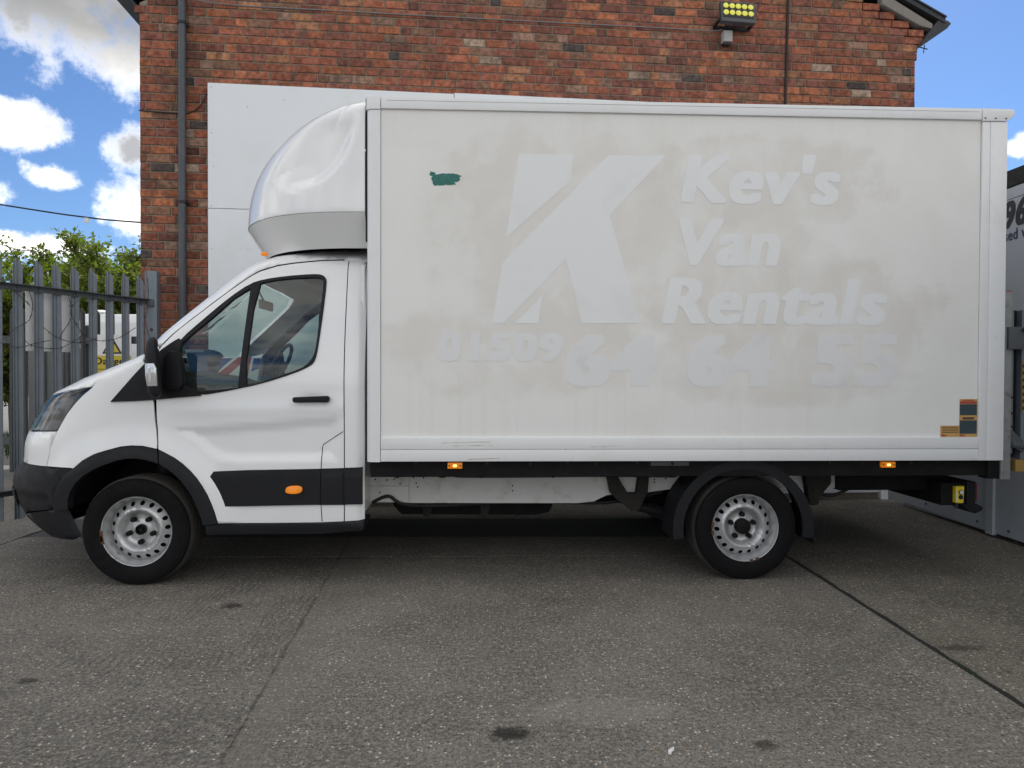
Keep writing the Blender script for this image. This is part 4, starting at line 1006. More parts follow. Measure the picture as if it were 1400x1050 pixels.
# cab inside
bm = NB(); prism(bm, [(-.25, 1.1), (.15, 1.1), (.45, 1.12), (.60, 1.20), (.56, 1.29), (.42, 1.335), (.22, 1.36), (.06, 1.42), (-.1, 1.44), (-.25, 1.30)], .20, 2.0, 'y', .02); build(bm, 'dashboard', DASH, van)
bm = NB(); box(bm, .56, 1.41, .14, 2.06, .55, .75); build(bm, 'cab_floor', DASH, van, 0)
bm = NB(); box(bm, 1.41, 1.435, .16, 2.04, .45, 2.07); build(bm, 'bulkhead', PAINT, van, 0)
bm = NB(); box(bm, .80, 1.43, .36, 1.84, 2.085, 2.10, .006); build(bm, 'headlining', LINING, van, 0)
skin_part('door_trim', [(.30, .75), (.36, 1.20), (.60, 1.22), (.98, 1.31), (1.12, 1.38), (1.29, 1.40), (1.29, .75)], cabF, DASH, van, off=-.065, thick=.0, step=.09)
skin_part('pillar_trim', [(.30, 1.595), (.44, 1.735), (.565, 1.857), (.69, 1.955), (.78, 1.985), (.922, 2.008), (1.10, 2.02), (1.28, 2.03), (1.28, 2.075), (.97, 2.06), (.76, 2.005), (.60, 1.90), (.40, 1.75), (.20, 1.58), (.10, 1.50), (.23, 1.50)], cabF, LINING, van, off=-.045, thick=.03, step=.06)
bm = NB(); tube(bm, [(.47+.135*cos(a)*.55, 1.60+.185*sin(a), 1.45+.185*cos(a)*.83-.0) for a in [2*pi*k/32 for k in range(33)]], .016, 8, False); sw = build(bm, 'steering_wheel', DASH, van)
bm = NB(); tube(bm, [(.44, 1.60, 1.44), (.25, 1.60, 1.30)], .04, 10); tube(bm, [(.46, 1.42, 1.45), (.45, 1.78, 1.45)], .016, 6); tube(bm, [(.46, 1.6, 1.45), (.42, 1.6, 1.33)], .016, 6); build(bm, 'steering_column', DASH, sw)
bm = NB(); prism(bm, [(.12, 1.36), (.32, 1.33), (.36, 1.45), (.25, 1.50), (.14, 1.47)], 1.40, 1.82, 'y', .02); build(bm, 'instrument_hood', DASH, van)
bm = NB(); box(bm, .50, .53, .92, 1.20, 1.855, 1.925, .01, None); tube(bm, [(.50, 1.06, 1.92), (.46, 1.06, 2.0)], .008, 6); build(bm, 'rear_view_mirror', DASH, van)
for y0 in (.30, .74, 1.38):
    bm = NB(); box(bm, .85, 1.30, y0, y0+.42, .75, .98, .05); prism(bm, [(1.22, .9), (1.36, .9), (1.42, 1.52), (1.33, 1.52)], y0+.02, y0+.40, 'y', .03); build(bm, 'seat', SEAT, van)
# things lying on the dashboard (not part of the van)
pf = empty('flag_cushion', (.38, .82, 1.28), 'red white and blue flag print cushion propped on the dashboard', 'cushion')
FC = Matrix.Translation((.375, .80, 1.275)) @ Matrix.Rotation(radians(-28), 4, 'X')
def on(bm): bmesh.ops.transform(bm, matrix=FC, verts=bm.verts); return bm
bm = NB(); box(bm, -.155, .155, 0, .09, 0, .245, .03); build(on(bm), 'cushion_body', FWHITE, pf)
for P, m in (([(-.150, .04), (-.105, .04), (.02, .19), (.02, .235), (-.02, .235), (-.15, .09)], FRED), ([(-.145, .125), (-.06, .225), (-.145, .225)], FBLUE), ([(-.03, .03), (.03, .09), (.085, .03)], FBLUE), ([(.04, .235), (.075, .235), (.075, .02), (.04, .06)], FRED), ([(.095, .225), (.145, .225), (.145, .14), (.095, .11)], FBLUE)):
    bm = NB(); prism(bm, P, -.0015, .006); build(on(bm), 'printed_patch', m, pf, 0)
for nm, lab, x, y, z, wx, h, tilt, m in (('paper_sheet', 'white paper sheet leaning on the dashboard near the windscreen', .18, .62, 1.375, .13, .17, 62, PAPER), ('leaflet', 'blue printed leaflet leaning on the dashboard beside the flag cloth', .235, .50, 1.345, .13, .17, 68, PAPERB), ('parking_ticket', 'small white ticket low in the front window corner', .20, .26, 1.352, .07, .10, 78, PAPER)):
    bm = NB(); box(bm, -wx/2, wx/2, -.001, .001, 0, h, 0, Matrix.Translation((x, y, z)) @ Matrix.Rotation(radians(90-tilt), 4, 'X')); build(bm, nm, m, None, 0, label=lab, category='paper' if nm != 'leaflet' else 'leaflet')
bm = NB(); bmesh.ops.create_uvsphere(bm, u_segments=20, v_segments=10, radius=.11, matrix=Matrix.Translation((.09, 1.02, 1.475)) @ Matrix.Diagonal((1, .9, .62, 1))); prism(bm, [(.0+.20*cos(a)+.13, 1.02+.13*sin(a)) for a in [2*pi*k/20 for k in range(20)]], 1.452, 1.462, 'z')
build(bm, 'cap', mat('blue_cap', (.04, .06, .09), .8), None, 40, label='blue cap lying on the dashboard under the windscreen', category='cap')

# wheels
def wheel(cx, far, rear):
    cz = .345; Y0 = .09
    def put(bm): 
        if far:
            for v in bm.verts: v.co.y = 2*MIDY-v.co.y
            bmesh.ops.reverse_faces(bm, faces=bm.faces)
        return bm
    def prof(r):
        T = [(.028, .070), (.050, .070), (.058, .078), (.094, .078), (.104, .070), (.118, .044), (.128, .030), (.138, .026), (.148, .030), (.158, .042), (.190, .068), (.200, .080)]
        return tab(T, r)
    # pressed disc with a ring of round holes
    R1, R2 = .026, .199
    out = [(R2*cos(2*pi*k/72), R2*sin(2*pi*k/72)) for k in range(72)]; inn = [(R1*cos(2*pi*k/16), R1*sin(2*pi*k/16)) for k in range(16)]
    hol = [inn]
    for k in range(18):
        a = 2*pi*k/18+.1; hx, hz = .174*cos(a), .174*sin(a); hol.append([(hx+0.0145*cos(2*pi*q/12), hz+.0145*sin(2*pi*q/12)) for q in range(12)])
    vs, T = tri_region(out, hol, .012)
    bm = NB(); V = [bm.verts.new((cx+x, Y0+prof(hypot(x, z)), cz+z)) for x, z in vs]
    for t in T: bm.faces.new([V[i] for i in t])
    bmesh.ops.recalc_face_normals(bm, faces=bm.faces)
    lathe(bm, [(.199, .080), (.200, .062), (.204, .040), (.211, .030), (.216, .012), (.219, .0), (.2225, -.001), (.2245, .004), (.2245, .02)], cx, cz, 72, y0=Y0)
    lathe(bm, [(.199, .080), (.199, .19)], cx, cz, 48, y0=Y0)
    wh = build(put(bm), 'wheel', STEEL, van, 40, clean=True)
    # tyre: shoulder and tread blocks
    TR = .352
    pr = [(.222, .012), (.228, .0), (.245, -.009), (.275, -.014), (.305, -.013), (.322, -.009), (.327, -.006), (.331, -.006), (.340, .006), (.347, .018), (.350, .024)]
    bm = NB(); seg = 96
    back = [(.350, .024), (TR, .034), (TR, .060), (.345, .062), (.345, .069), (TR, .071), (TR, .100), (.345, .102), (.345, .110), (TR, .112), (TR, .142), (.345, .144), (.345, .151), (TR, .153), (TR, .178), (.350, .188), (.33, .212), (.29, .226), (.226, .20)]
    P = pr[:-1]+back; rings = []
    for r, y in P:
        rings.append([bm.verts.new((cx+(r-(.006 if k % 2 and .345 < r < .3515 and (y < .05 or y > .16) else 0))*cos(2*pi*k/seg), Y0+y, max(0.0005, cz+(r-(.006 if k % 2 and .345 < r < .3515 and (y < .05 or y > .16) else 0))*sin(2*pi*k/seg)))) for k in range(seg)])
    for A, B in zip(rings, rings[1:]):
        for k in range(seg): bm.faces.new((A[k], A[(k+1) % seg], B[(k+1) % seg], B[k])).material_index = 1 if rings.index(A) > 7 else 0
    build(put(bm), 'tyre', [RUBBER, TREAD], wh, 30)
    for k in range(5):
        a = 2*pi*k/5+(pi/2 if rear else pi/2+.62); bm = NB()
        lathe(bm, [(.0165, .078), (.0165, .050), (.013, .040), (.0005, .038)], cx+.080*cos(a), cz+.080*sin(a), 12, y0=Y0); build(put(bm), 'wheel_nut', BLACK, wh, 30)
    bm = NB()
    if rear: lathe(bm, [(.052, .075), (.052, .040), (.047, .032), (.030, .027), (.0005, .025)], cx, cz, 28, y0=Y0)
    else: lathe(bm, [(.034, .072), (.033, .050), (.029, .050), (.028, .070), (.014, .070), (.013, .054), (.0005, .054)], cx, cz, 28, y0=Y0)
    build(put(bm), 'hub_cap', BLACK, wh, 30)
    bm = NB(); lathe(bm, [(.196, .125), (.05, .10), (.0005, .10)], cx, cz, 32, y0=Y0); lathe(bm, [(.196, .125), (.196, .18)], cx, cz, 32, y0=Y0); build(put(bm), 'brake_drum', BLACK, wh, 30)
    if not far:
        spots = ((-.215, -.03, 9), (-.213, -.055, 7)) if not rear else ((-.216, .02, 5), (-.214, -.03, 4), (.045, -.222, 3), (.075, -.19, 3))
        for hx, hz, q in spots:
            bm = NB(); r = hypot(hx, hz); a0 = atan2(hz, hx); dd = .004*q
            rr = .226; p0 = [(cx+(rr+e*.010)*cos(a0+t*dd/rr), cz+(rr+e*.010)*sin(a0+t*dd/rr)) for t, e in ((-1, -1), (-.3, -1.3), (.4, -.9), (1, -1), (.9, .3), (.2, .6), (-.5, .2), (-1.1, .5))]
            prism(bm, p0, Y0-.0035, Y0+.006); build(put(bm), 'rust_patch', RUST, wh, 0)
    return wh
for rear, cx in ((0, 0.), (1, 3.954)):
    for far in (0, 1): wheel(cx, far, rear)
# front inner arches
for s in (0, 1):
    bm = NB(); P = [(cos(a)*.46, .345+sin(a)*.49) for a in [radians(18+144*k/28) for k in range(29)]]
    A = [bm.verts.new((x, .11 if not s else 2*MIDY-.11, z)) for x, z in P]; B = [bm.verts.new((x, .56 if not s else 2*MIDY-.56, z)) for x, z in P]
    for i in range(28): bm.faces.new((A[i], A[i+1], B[i+1], B[i]))
    bm.faces.new(B); build(bm, 'inner_arch', BLACK, van, 40)
    bm = NB(); yy = .42 if not s else 2*MIDY-.42; tube(bm, [(.0, yy, .40), (.03, yy+(.06 if not s else -.06), .95)], .05, 10); build(bm, 'suspension_strut', MUDB, van)
bm = NB(); box(bm, -.10, .10, .30, 1.9, .26, .36, .03); build(bm, 'front_axle', BLACK, van)
bm = NB(); tube(bm, [(3.954, .3, .345), (3.954, 1.9, .345)], .055, 12); bmesh.ops.create_uvsphere(bm, u_segments=16, v_segments=10, radius=.16, matrix=Matrix.Translation((3.954, 1.1, .345))); build(bm, 'rear_axle', BLACK, van)

# ---- fairing over the cab
def chz(p): return 2.386
FL = .62; FM_ = 2.4
def farF(p, w_, N=2.3):
    """fairing surface; w_ runs over the height and on round the crown"""
    XS = 1.462; c = chz(p)
    if w_ <= 2.3855: z = w_; a = .998-.60*(2.385-z)
    else:
        th = min((w_-2.385)/FL, pi/2); z = 2.385+.743*sin(th)**(2/FM_); a = .998*max(cos(th), 0)**(2/FM_)+.003
    t = .03+(.62*(c-z) if z < c else 0)+(.10*((z-2.95)/.178)**3 if z > 2.95 else 0)
    if p >= XS: return (p, t, z)
    f = min((XS-p)/.9, pi/2)
    return (XS-a*sin(f)**(2/N), t+(1.075-t)*(1-max(cos(f), 0)**(2/N)), z)
def lowF(p, z, N=2.3):
    a = .998-.60*(2.385-z); t = .03+.62*(2.386-z)
    if p >= 1.462: return (p, t, z)
    f = min((1.462-p)/.9, pi/2)
    return (1.462-a*sin(f)**(2/N), t+(1.075-t)*(1-max(cos(f), 0)**(2/N)), z)
def zw(z): return 2.385+FL*math.asin(min(1, (z-2.385)/.743)**(FM_/2)) if z > 2.385 else z
SCOOP = [(p, zw(z)) for p, z in chaikin([(.86, 2.50), (1.011, 2.505), (1.194, 2.53), (1.302, 2.604), (1.377, 2.709), (1.421, 2.847), (1.446, 3.00), (1.452, 3.07)], closed=False, it=3)]
FRONT = [SCOOP[-1]]+[(p, zw(z)) for p, z in ((1.25, 3.10), (1.0, 3.02), (.86, 2.80), (.80, 2.60))]+[SCOOP[0]]
SCP = SCOOP+FRONT[1:-1]
def fdisp(p, z):
    if not inpoly(p, z, SCP): return 0.
    return -.045*sst(0, .08, polyd(p, z, SCOOP, False))*sst(0, .30, polyd(p, z, FRONT, False))
mid = 1.462-CTR
WT = 2.385+FL*pi/2
CH = [1.461+(mid-1.461)*k/30 for k in range(31)]
bm = NB()
def grid_skin(bm, F, zlo, zhi, n_p, n_z, disp=None):
    lay = bm.verts.layers.float_vector.get('nrm') or bm.verts.layers.float_vector.new('nrm')
    def nv(p, z, h):
        m_ = (Vector(F(p+h, z))-Vector(F(p-h, z))).cross(Vector(F(p, z+h))-Vector(F(p, z-h))); return m_.normalized() if m_.length > 1e-12 else Vector((0, -1, 0))
    def full(p, z): return Vector(F(p, z))+(nv(p, z, 2e-3)*disp(p, z) if disp else Vector())
    G = []
    for i in range(n_p+1):
        p = 1.461+(mid-1.461)*i/n_p; row = []
        for k in range(n_z+1):
            z = zlo(p)+(zhi-zlo(p))*k/n_z; h = 4e-3
            n = (full(p+h, z)-full(p-h, z)).cross(full(p, z+h)-full(p, z-h)); n = n.normalized() if n.length > 1e-12 else nv(p, z, h)
            row.append((full(p, z), n))
        G.append(row)
    for sd_ in (0, 1):
        V = []
        for row in G:
            r = []
            for P, n in row:
                v = bm.verts.new((P.x, 2*MIDY-P.y if sd_ else P.y, P.z)); v[lay] = (n.x, -n.y if sd_ else n.y, n.z); r.append(v)
            V.append(r)
        for i in range(n_p):
            for k in range(n_z):
                f = (V[i][k], V[i][k+1], V[i+1][k+1], V[i+1][k]); bm.faces.new(f[::-1] if sd_ else f)
grid_skin(bm, farF, chz, WT, 76, 58, fdisp)
bmesh.ops.remove_doubles(bm, verts=[v for v in bm.verts if abs(v.co.y-MIDY) < .004], dist=.0008)
skin(bm, [(1.461, 2.18)]+[(p, chz(p)-.0008) for p in CH]+[(mid, 2.18)], lowF, both=True, step=.03, thick=.02)
build(bm, 'fairing', FIBRE, van, 40, clean=False)
bm = NB(); capp = [farF(1.46+(mid-1.46)*k/20, 2.24) for k in range(21)]
bm.faces.new([bm.verts.new((x+.02, y+.03, 2.243)) for x, y, z in capp]+[bm.verts.new((x+.02, 2*MIDY-y-.03, 2.243)) for x, y, z in capp[::-1][1:]]); build(bm, 'fairing_gap_plate', BLACK, van, 0)  # dark plate added in the hollow, stands in for shade above the cab roof

# ---- the box body
BW = 2.20
bm = NB(); box(bm, 1.565, 5.462, .004, .03, .955, 3.03); build(bm, 'side_panel', PANEL, van, 0)
bm = NB(); box(bm, 1.565, 5.462, BW-.03, BW-.004, .955, 3.03); build(bm, 'side_panel', MATS['white_aluminium_trim'], van, 0)
bm = NB(); box(bm, 1.50, 5.62, .03, BW-.03, 3.05, 3.09); build(bm, 'box_roof', FIBRE, van, 0)
bm = NB(); box(bm, 1.49, 1.52, .04, BW-.04, .80, 3.06); build(bm, 'front_wall', FIBRE, van, 0)
bm = NB(); box(bm, 5.56, 5.60, .06, BW-.06, .82, 3.04); build(bm, 'rear_shutter', POST, van, 0)
for s in (0, 1):
    Y = (lambda a, b: (a, b)) if not s else (lambda a, b: (BW-b, BW-a))
    bm = NB(); box(bm, 1.566, 5.458, *Y(-.012, .05), 3.028, 3.102, .006); tr = build(bm, 'top_rail', POST, van)
    bm = NB(); box(bm, 1.60, 5.44, *Y(-.0128, .0), 3.078, 3.0795); build(bm, 'rail_groove', GALVD, tr, 0)
    bm = NB(); box(bm, 1.566, 5.464, *Y(-.010, .05), .803, .879, .003); br = build(bm, 'bottom_rail', POST, van)
    bm = NB(); box(bm, 1.566, 5.464, *Y(-.012, .05), .8805, .955, .003); build(bm, 'bottom_rail', POST, van)
    # front corner: rounded upright and cap
    def rounded(x0, x1, y0, y1, r):
        P = [(x1, y0), (x1, y1), (x0, y1)]; 
        return P+[(x0+r-r*cos(a), y0+r-r*sin(a)) for a in [pi/2*k/6 for k in range(7)]]
    P = rounded(1.474, 1.5625, -.008, .05, .045); P = P if not s else [(x, BW-y) for x, y in P]
    bm = NB(); prism(bm, P, .80, 3.020, 'z'); build(bm, 'corner_post', POST, van)
    P = rounded(1.468, 1.5635, -.014, .05, .045); P = P if not s else [(x, BW-y) for x, y in P]
    bm = NB(); prism(bm, P, 3.022, 3.104, 'z', .004); build(bm, 'corner_cap', POST, van)
    bm = NB(); box(bm, 1.4655, 1.473, *Y(.022, .06), 2.20, 3.10); build(bm, 'fairing_seal', SHELL, van, 0)
    # rear corner
    bm = NB(); box(bm, 5.4655, 5.516, *Y(-.010, .05), .803, 3.016, .002); build(bm, 'corner_post', POST, van)
    bm = NB(); box(bm, 5.5175, 5.631, *Y(-.012, .05), .803, 3.016, .003); build(bm, 'corner_post', POST, van)
    C = [(5.461, 3.019), (5.622, 3.019), (5.668, 3.050), (5.675, 3.075), (5.668, 3.098), (5.461, 3.102)]
    bm = NB(); prism(bm, C, *Y(-.017, .06), 'y', .004); rc = build(bm, 'corner_cap', POST, van)
    for x in (5.476, 5.545, 5.615):
        bm = NB(); tube(bm, [(x, -.0172 if not s else BW+.0172, 3.037), (x, -.019 if not s else BW+.019, 3.037)], .006, 8); build(bm, 'rivet', GALVD, rc, 0)
# scratches and stains are thin scuffs on the lower rail
for (x0, x1, z, h) in ((1.95, 2.26, .920, .003), (2.02, 2.27, .9005, .002), (2.12, 2.32, .815, .004), (2.9, 3.12, .895, .0018)):
    bm = NB(); prism(bm, wavy([(x0, z), (x1, z+.006), (x1, z+.006+h), (x0, z+h)], .0016, .03), -.0124 if z > .88 else -.0104, -.0118 if z > .88 else -.0098); build(bm, 'scuff_mark', mat('scuff', (.42, .36, .28), .6, var=.3, scale=60) if 'scuff' not in MATS else MATS['scuff'], van, 0)

# ghost of the removed lettering
LG = empty  # (lettering stays part of the van)
GY = .0025
def flat(name, polys, m):
    bm = NB()
    for P in polys: prism(bm, P, GY, .0045, 'y')
    build(bm, name, m, van, 0)
flat('ghost_emblem', [[(2.437, 2.759), (2.782, 2.765), (2.766, 2.595), (2.355, 2.227)]], GHOST)
flat('ghost_emblem', [[(3.009, 2.761), (3.381, 2.767), (3.019, 2.38), (3.035, 2.329), (3.223, 1.691), (2.845, 1.688), (2.74, 2.097), (2.34, 1.685), (2.27, 1.685), (2.336, 2.071)]], GHOST)
flat('ghost_emblem', [[(2.414, 1.685), (2.591, 1.865), (2.564, 1.686)]], GHOST)
for txt, x0, x1, z0, z1, hv, m in (("Kev's", 3.479, 4.527, 2.463, 2.786, .045, GHOST), ('Van', 3.468, 4.135, 2.062, 2.366, .045, GHOST), ('Rentals', 3.361, 4.846, 1.685, 1.985, .045, GHOST), ('01509', 1.917, 2.723, 1.440, 1.625, .06, GHOST2), ('64', 2.734, 3.337, 1.280, 1.619, .075, GHOST2), ('64', 3.53, 4.103, 1.280, 1.624, .075, GHOST2), ('55', 4.348, 4.919, 1.282, 1.628, .075, GHOST2)):
    lettering('ghost_letter', txt, x0, x1, z0, z1, lambda s, t: Vector((s, .0038, t)), m, van, (hv, .018 if hv < .05 else .03), .17 if hv < .05 else .06, .0013, 1.08 if hv < .05 else 1.14)
bm = NB(); prism(bm, wavy([(1.868, 2.622), (1.880, 2.640), (1.91, 2.632), (1.905, 2.622), (1.95, 2.632), (2.04, 2.628), (2.077, 2.618), (2.055, 2.604), (2.066, 2.596), (2.05, 2.575), (2.03, 2.577), (2.035, 2.562), (1.96, 2.556), (1.90, 2.552), (1.893, 2.57), (1.88, 2.592), (1.887, 2.61)], .0035, .014), .002, .0045); build(bm, 'green_paint_smear', GREENP, van, 0)
# stickers in the lower rear corner
st = [('sticker', 5.340, 5.460, .957, 1.206, OCHRE, None), ('sticker', 5.214, 5.3385, .957, 1.031, OCHRE, None)]
bm = NB(); box(bm, 5.341, 5.460, .002, .0045, .957, 1.206); s1 = build(bm, 'sticker', OCHRE, van, 0)
for z0, z1, m in ((1.176, 1.190, STKR), (1.100, 1.172, STKB), (.978, 1.066, STKB)):
    bm = NB(); box(bm, 5.343, 5.458, .0008, .0022, z0, z1); build(bm, 'sticker_band', m, s1, 0)
for z in (1.195, 1.080, 1.072):
    bm = NB(); box(bm, 5.362, 5.44, .0008, .0022, z, z+.006); build(bm, 'sticker_print', INK if z < 1.09 else STKR, s1, 0)
bm = NB(); box(bm, 5.214, 5.3395, .002, .0045, .957, 1.031); s2 = build(bm, 'sticker', OCHRE, van, 0)
for k in range(4):
    bm = NB(); box(bm, 5.224, 5.332, .0008, .0022, .985+k*.011, .988+k*.011); build(bm, 'sticker_print', INK, s2, 0)
for x in (5.222, 5.348):
    bm = NB(); box(bm, x, x+.014, .0008, .0022, .960, .974); box(bm, x+.018, x+.03, .0008, .0022, .960, .971); build(bm, 'sticker_print', STKR, s1, 0)
# side marker lamps, lit
for x in (2.033, 4.883):
    bm = NB(); box(bm, x-.047, x+.047, .025, .05, .752, .790, .004); ml = build(bm, 'marker_lamp', AMBER, van)
    bm = NB(); box(bm, x-.011, x+.011, .022, .0248, .764, .778, .002); build(bm, 'marker_led', AMBLIT, ml)
    for q in (-.036, .036):
        bm = NB(); tube(bm, [(x+q, .0248, .771), (x+q, .023, .771)], .005, 8); build(bm, 'screw', INK, ml, 0)

# ---- chassis
for s in (0, 1):
    Y = (lambda a, b: (a, b)) if not s else (lambda a, b: (BW-b, BW-a))
    bm = NB(); box(bm, 1.49, 5.60, *Y(.055, .10), .695, .80, .002); build(bm, 'floor_side_member', BLACK, van, 0)
    R_ = [(1.63, .462), (1.63, .657), (3.11, .660), (3.60, .659), (3.60, .56), (3.30, .52), (3.085, .515), (2.992, .467), (2.879, .456)]
    bm = NB(); prism(bm, R_, *Y(.40, .46), 'y', .003); build(bm, 'chassis_rail', CHASW, van, 0)
    bm = NB(); box(bm, 1.40, 1.70, *Y(.385, .40), .585, .652, .002); box(bm, 1.40, 1.70, *Y(.387, .40), .470, .583, .002); build(bm, 'chassis_rail', CHASW, van, 0)
    bm = NB(); box(bm, 3.60, 4.72, *Y(.40, .46), .555, .66, .003); build(bm, 'chassis_rail', CHASW, van, 0)
    bm = NB(); prism(bm, [(3.076, .640), (3.090, .655), (3.148, .653), (3.18, .60), (3.216, .526), (3.288, .526), (3.293, .653), (3.37, .652), (3.361, .535), (3.309, .44), (3.294, .408), (3.237, .416), (3.133, .499), (3.097, .54)], *Y(.34, .395), 'y', .008); build(bm, 'spring_hanger', MUDB, van)
    bm = NB(); tube(bm, spline([(3.26, Y(.37, 0)[0] if not s else BW-.37, .44), (3.6, .37 if not s else BW-.37, .36), (3.954, .37 if not s else BW-.37, .30), (4.35, .37 if not s else BW-.37, .40), (4.55, .37 if not s else BW-.37, .52)], 5), .028, 8); build(bm, 'leaf_spring', BLACK, van)
    bm = NB(); prism(bm, [(4.47, .66), (4.66, .66), (4.66, .60), (4.62, .55), (4.58, .52), (4.57, .45), (4.53, .44), (4.50, .46), (4.49, .56)], *Y(.33, .40), 'y', .012); build(bm, 'spring_shackle', MUDB, van)
    for x in (4.655, 4.765):
        for z in (.645, .578):
            bm = NB(); tube(bm, [(x, Y(.40, 0)[0] if not s else BW-.40, z), (x, .39 if not s else BW-.39, z)], .013, 10); build(bm, 'chassis_bolt', MUDB, van, 0)
    for x in (1.62, 1.93, 2.20, 2.70, 3.55):
        bm = NB(); box(bm, x-.025, x+.025, *Y(.385, .40), .64, .70, .002); tube(bm, [(x, Y(.385, 0)[0] if not s else BW-.385, .645), (x, .375 if not s else BW-.375, .645)], .009, 6); build(bm, 'body_bracket', BLACK, van, 0)
    for z in (.580, .545):
        bm = NB(); tube(bm, [(2.42, .3995 if not s else BW-.3995, z), (2.42, .398 if not s else BW-.398, z)], .006, 8); build(bm, 'rail_hole', SHELL, van, 0)
    # rear mudguard and flap
    P = []
    for k in range(25):
        a = radians(188-196*k/24); P.append((3.925+.47*cos(a), .345+.455*sin(a) if True else 0))
    Q = [(3.925+.40*cos(radians(188-196*k/24)), .345+.395*sin(radians(188-196*k/24))) for k in range(25)]
    def clampz(p): return (p[0], min(p[1], .795))
    bm = NB(); prism(bm, [clampz(p) for p in P]+[clampz(q) for q in Q[::-1]], *Y(.05, .075), 'y')
    A = [bm.verts.new((x, Y(.06, 0)[0] if not s else BW-.06, min(z, .794))) for x, z in P]; B = [bm.verts.new((x, .33 if not s else BW-.33, min(z, .794))) for x, z in P]
    for i in range(24): bm.faces.new((A[i], A[i+1], B[i+1], B[i]))
    bmesh.ops.remove_doubles(bm, verts=bm.verts, dist=.0005); build(bm, 'rear_mudguard', PLAST, van, 40)
    bm = NB(); prism(bm, [(4.345, .47), (4.375, .47), (4.425, .245), (4.405, .243)], *Y(.06, .32), 'y', .003); build(bm, 'mud_flap', PLAST, van)
for i, x in enumerate((1.78, 2.06, 2.24, 2.52, 2.76, 2.95, 3.22, 3.45, 4.5, 4.72, 5.05)):
    bm = NB(); tube(bm, [(x, .0555, .783-.004*(i % 2)), (x, .047, .783-.004*(i % 2))], .011, 10); build(bm, 'floor_bolt', MUDB, van, 30)
for x, z in ((1.47, .63), (1.55, .625), (1.60, .632), (1.64, .60), (1.50, .54), (1.58, .50), (1.73, .64), (1.80, .638), (1.75, .60), (1.76, .575), (3.42, .62), (3.42, .60), (3.50, .625)):
    bm = NB(); y_ = .3845 if x < 1.70 else .3985; tube(bm, [(x, y_+.002, z), (x, y_-.002, z)], .006, 8); build(bm, 'rail_rivet', MUDB, van, 0)
bm = NB(); tube(bm, spline([(1.45, .39, .47), (1.56, .375, .515), (1.66, .375, .46), (1.9, .44, .435), (2.5, .50, .45), (3.1, .5, .44), (3.5, .48, .52)], 6), .012, 8); build(bm, 'wiring_loom', CABLE, van, 40)
bm = NB(); tube(bm, spline([(1.5, .47, .645), (2.2, .39, .642), (3.0, .39, .646), (3.55, .39, .64)], 6), .006, 6); build(bm, 'brake_pipe', GALVD, van, 40)
for i in range(9):
    x = 1.62+i*.47; bm = NB(); box(bm, x, x+.06, .11, BW-.11, .70, .80); build(bm, 'floor_bearer', BLACK, van, 0)
bm = NB(); box(bm, 1.50, 5.58, .11, BW-.11, .802, .83); build(bm, 'box_floor', BLACK, van, 0)
bm = NB(); prism(bm, [(1.56, .40), (1.62, .335), (2.60, .325), (2.70, .345), (2.725, .40), (2.725, .60), (1.56, .60)], .62, 1.0, 'y', .02); fuel = build(bm, 'fuel_tank', BLACK, van)
for x in (1.80, 2.22):
    bm = NB(); prism(bm, [(x, .50), (x-.03, .44), (x-.02, .325), (x+.03, .318), (x+.05, .44), (x+.06, .50)], .61, .622, 'y'); build(bm, 'tank_strap', MUDB, fuel, 0)
bm = NB(); tube(bm, [(1.3, 1.3, .42), (3.4, 1.3, .42)], .05, 10); tube(bm, [(2.4, 1.3, .42), (3.0, 1.3, .42)], .10, 12); build(bm, 'exhaust', MUDB, van)
bm = NB(); tube(bm, [(.6, 1.1, .40), (3.9, 1.1, .36)], .045, 10); build(bm, 'prop_shaft', BLACK, van)
bm = NB(); tube(bm, spline([(4.55, .38, .56), (4.62, .36, .515), (4.68, .36, .51), (4.74, .36, .53), (4.80, .38, .55)], 6), .012, 8); build(bm, 'brake_hose', CABLE, van)
bm = NB(); box(bm, 3.31, 3.56, .053, .0545, .765, .79, 0); build(bm, 'body_plate', GALVD, van, 0)
# ---- tail lift at the back
bm = NB(); box(bm, 4.72, 5.50, .36, 1.84, .545, .69, .01); build(bm, 'lift_frame', BLACK, van, 0)
bm = NB(); box(bm, 5.36, 5.54, .20, 2.0, .465, .625, .012); ub = build(bm, 'underrun_beam', BLACK, van)
bm = NB(); box(bm, 5.535, 5.60, .19, 2.01, .47, .632, .008); build(bm, 'lamp_carrier', PLAST, van)
for y in (.21, 1.72):
    bm = NB(); box(bm, 5.60, 5.625, y, y+.26, .495, .62, .008); build(bm, 'rear_lamp', REDL, van)
    bm = NB(); prism(bm, [(5.49, .478), (5.56, .425), (5.60, .41), (5.65, .432), (5.652, .458), (5.62, .474), (5.55, .470)], y-.02, y+.14, 'y', .006); build(bm, 'foot_step', PLAST, van)
bm = NB(); prism(bm, [(5.440, .490), (5.495, .488), (5.500, .605), (5.440, .603)], .165, .199, 'y', .004); cb = build(bm, 'lift_control', YELLOW, van)
for z, m in ((.563, PAPER), (.530, INK)):
    bm = NB(); tube(bm, [(5.475, .1645, z), (5.475, .155, z)], .011, 12); build(bm, 'control_button', m, cb, 30)
    bm = NB(); tube(bm, [(5.475, .1645, z), (5.475, .162, z)], .016, 12); build(bm, 'button_collar', INK, cb, 30)
bm = NB(); box(bm, 5.442, 5.450, .162, .1645, .50, .57); build(bm, 'control_label', PAPER, cb, 0)
bm = NB(); tube(bm, [(5.455, .18, .49), (5.457, .18, .45)], .009, 8); build(bm, 'control_cable', CABLE, cb, 30)
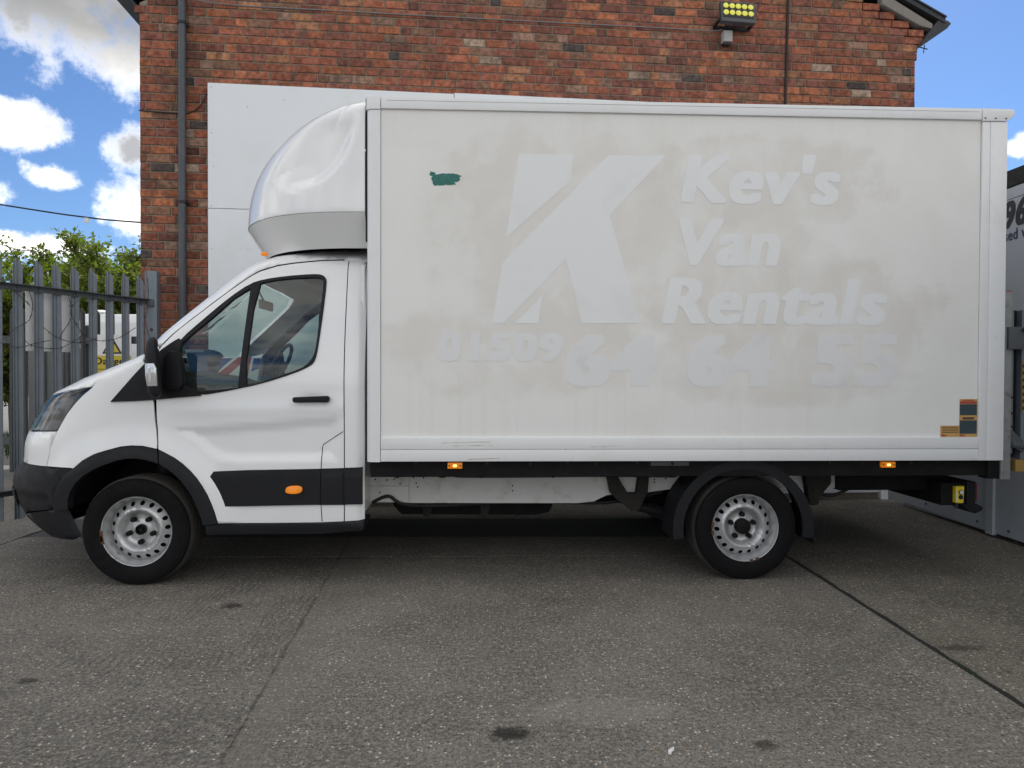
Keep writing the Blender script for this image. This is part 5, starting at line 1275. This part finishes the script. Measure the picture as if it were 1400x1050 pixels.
for s in (0, 1):
    Y = (lambda a, b: (a, b)) if not s else (lambda a, b: (BW-b, BW-a))
    bm = NB(); box(bm, 5.640, 5.706, *Y(.02, .12), .672, 1.915, .004); cp = build(bm, 'lift_column', mat('mottled_galvanised', (.26, .265, .26), .6, .25, var=.3, scale=16, dirt=(.12, .11, .09), dscale=13, damt=.7) if not s else MATS['mottled_galvanised'], van)
    bm = NB(); box(bm, 5.642, 5.704, *Y(.025, .115), 1.9155, 1.922); build(bm, 'column_cap', STKR, cp, 0)
    bm = NB(); box(bm, 5.560, 5.645, *Y(.03, .12), .675, .80, .004); build(bm, 'column_foot', BLACK, van)
    bm = NB(); box(bm, 5.707, 5.742, *Y(.05, .11), .84, 1.80, .003); build(bm, 'lift_slide', GALV, van)
    bm = NB(); box(bm, 5.668, 5.80, *Y(.0, .019), 1.535, 1.682, .003); lb = build(bm, 'lift_bracket', GALVD, van)
    bm = NB(); tube(bm, [(5.765, Y(-.001, 0)[0] if not s else BW+.001, 1.66), (5.765, -.012 if not s else BW+.012, 1.66)], .014, 10); build(bm, 'lift_bolt', INK, lb, 30)
    bm = NB(); prism(bm, [(5.707, 1.0), (5.725, 1.0), (5.80, .93), (5.80, .85), (5.707, .90)], *Y(.03, .048), 'y', .003); tube(bm, [(5.72, .04 if not s else BW-.04, .905), (5.85, .04 if not s else BW-.04, .885)], .024, 10); build(bm, 'lift_arm', GALVD, van)
    for z in (1.215, 1.11, 1.02):
        bm = NB(); tube(bm, [(5.725, .05 if not s else BW-.05, z), (5.725, .04 if not s else BW-.04, z)], .009, 8); build(bm, 'lift_bolt', INK, van, 30)
bm = NB(); box(bm, 5.755, 5.800, .10, 2.1, .83, 1.80, .004); build(bm, 'lift_platform', BLACK, van, 0)
bm = NB(); box(bm, 5.806, 5.86, .06, 2.14, .80, 1.80, .004); pf2 = build(bm, 'lift_platform', GALV, van, 0)
bm = NB(); box(bm, 5.808, 5.858, .055, .0595, 1.12, 1.46); hz = build(bm, 'hazard_strip', mat('hazard_orange', (.30, .19, .05), .5, dirt=(.2, .13, .05), damt=.5), pf2, 0)
bm = NB()
for k in range(7): prism(bm, [(5.809, 1.13+k*.047), (5.857, 1.16+k*.047), (5.857, 1.18+k*.047), (5.809, 1.15+k*.047)], .0535, .055)
build(bm, 'hazard_stripes', INK, pf2, 0)
bm = NB(); box(bm, 5.762, 5.83, .045, .09, .72, .80, .004); build(bm, 'edge_marker', MATS['hazard_orange'], van)
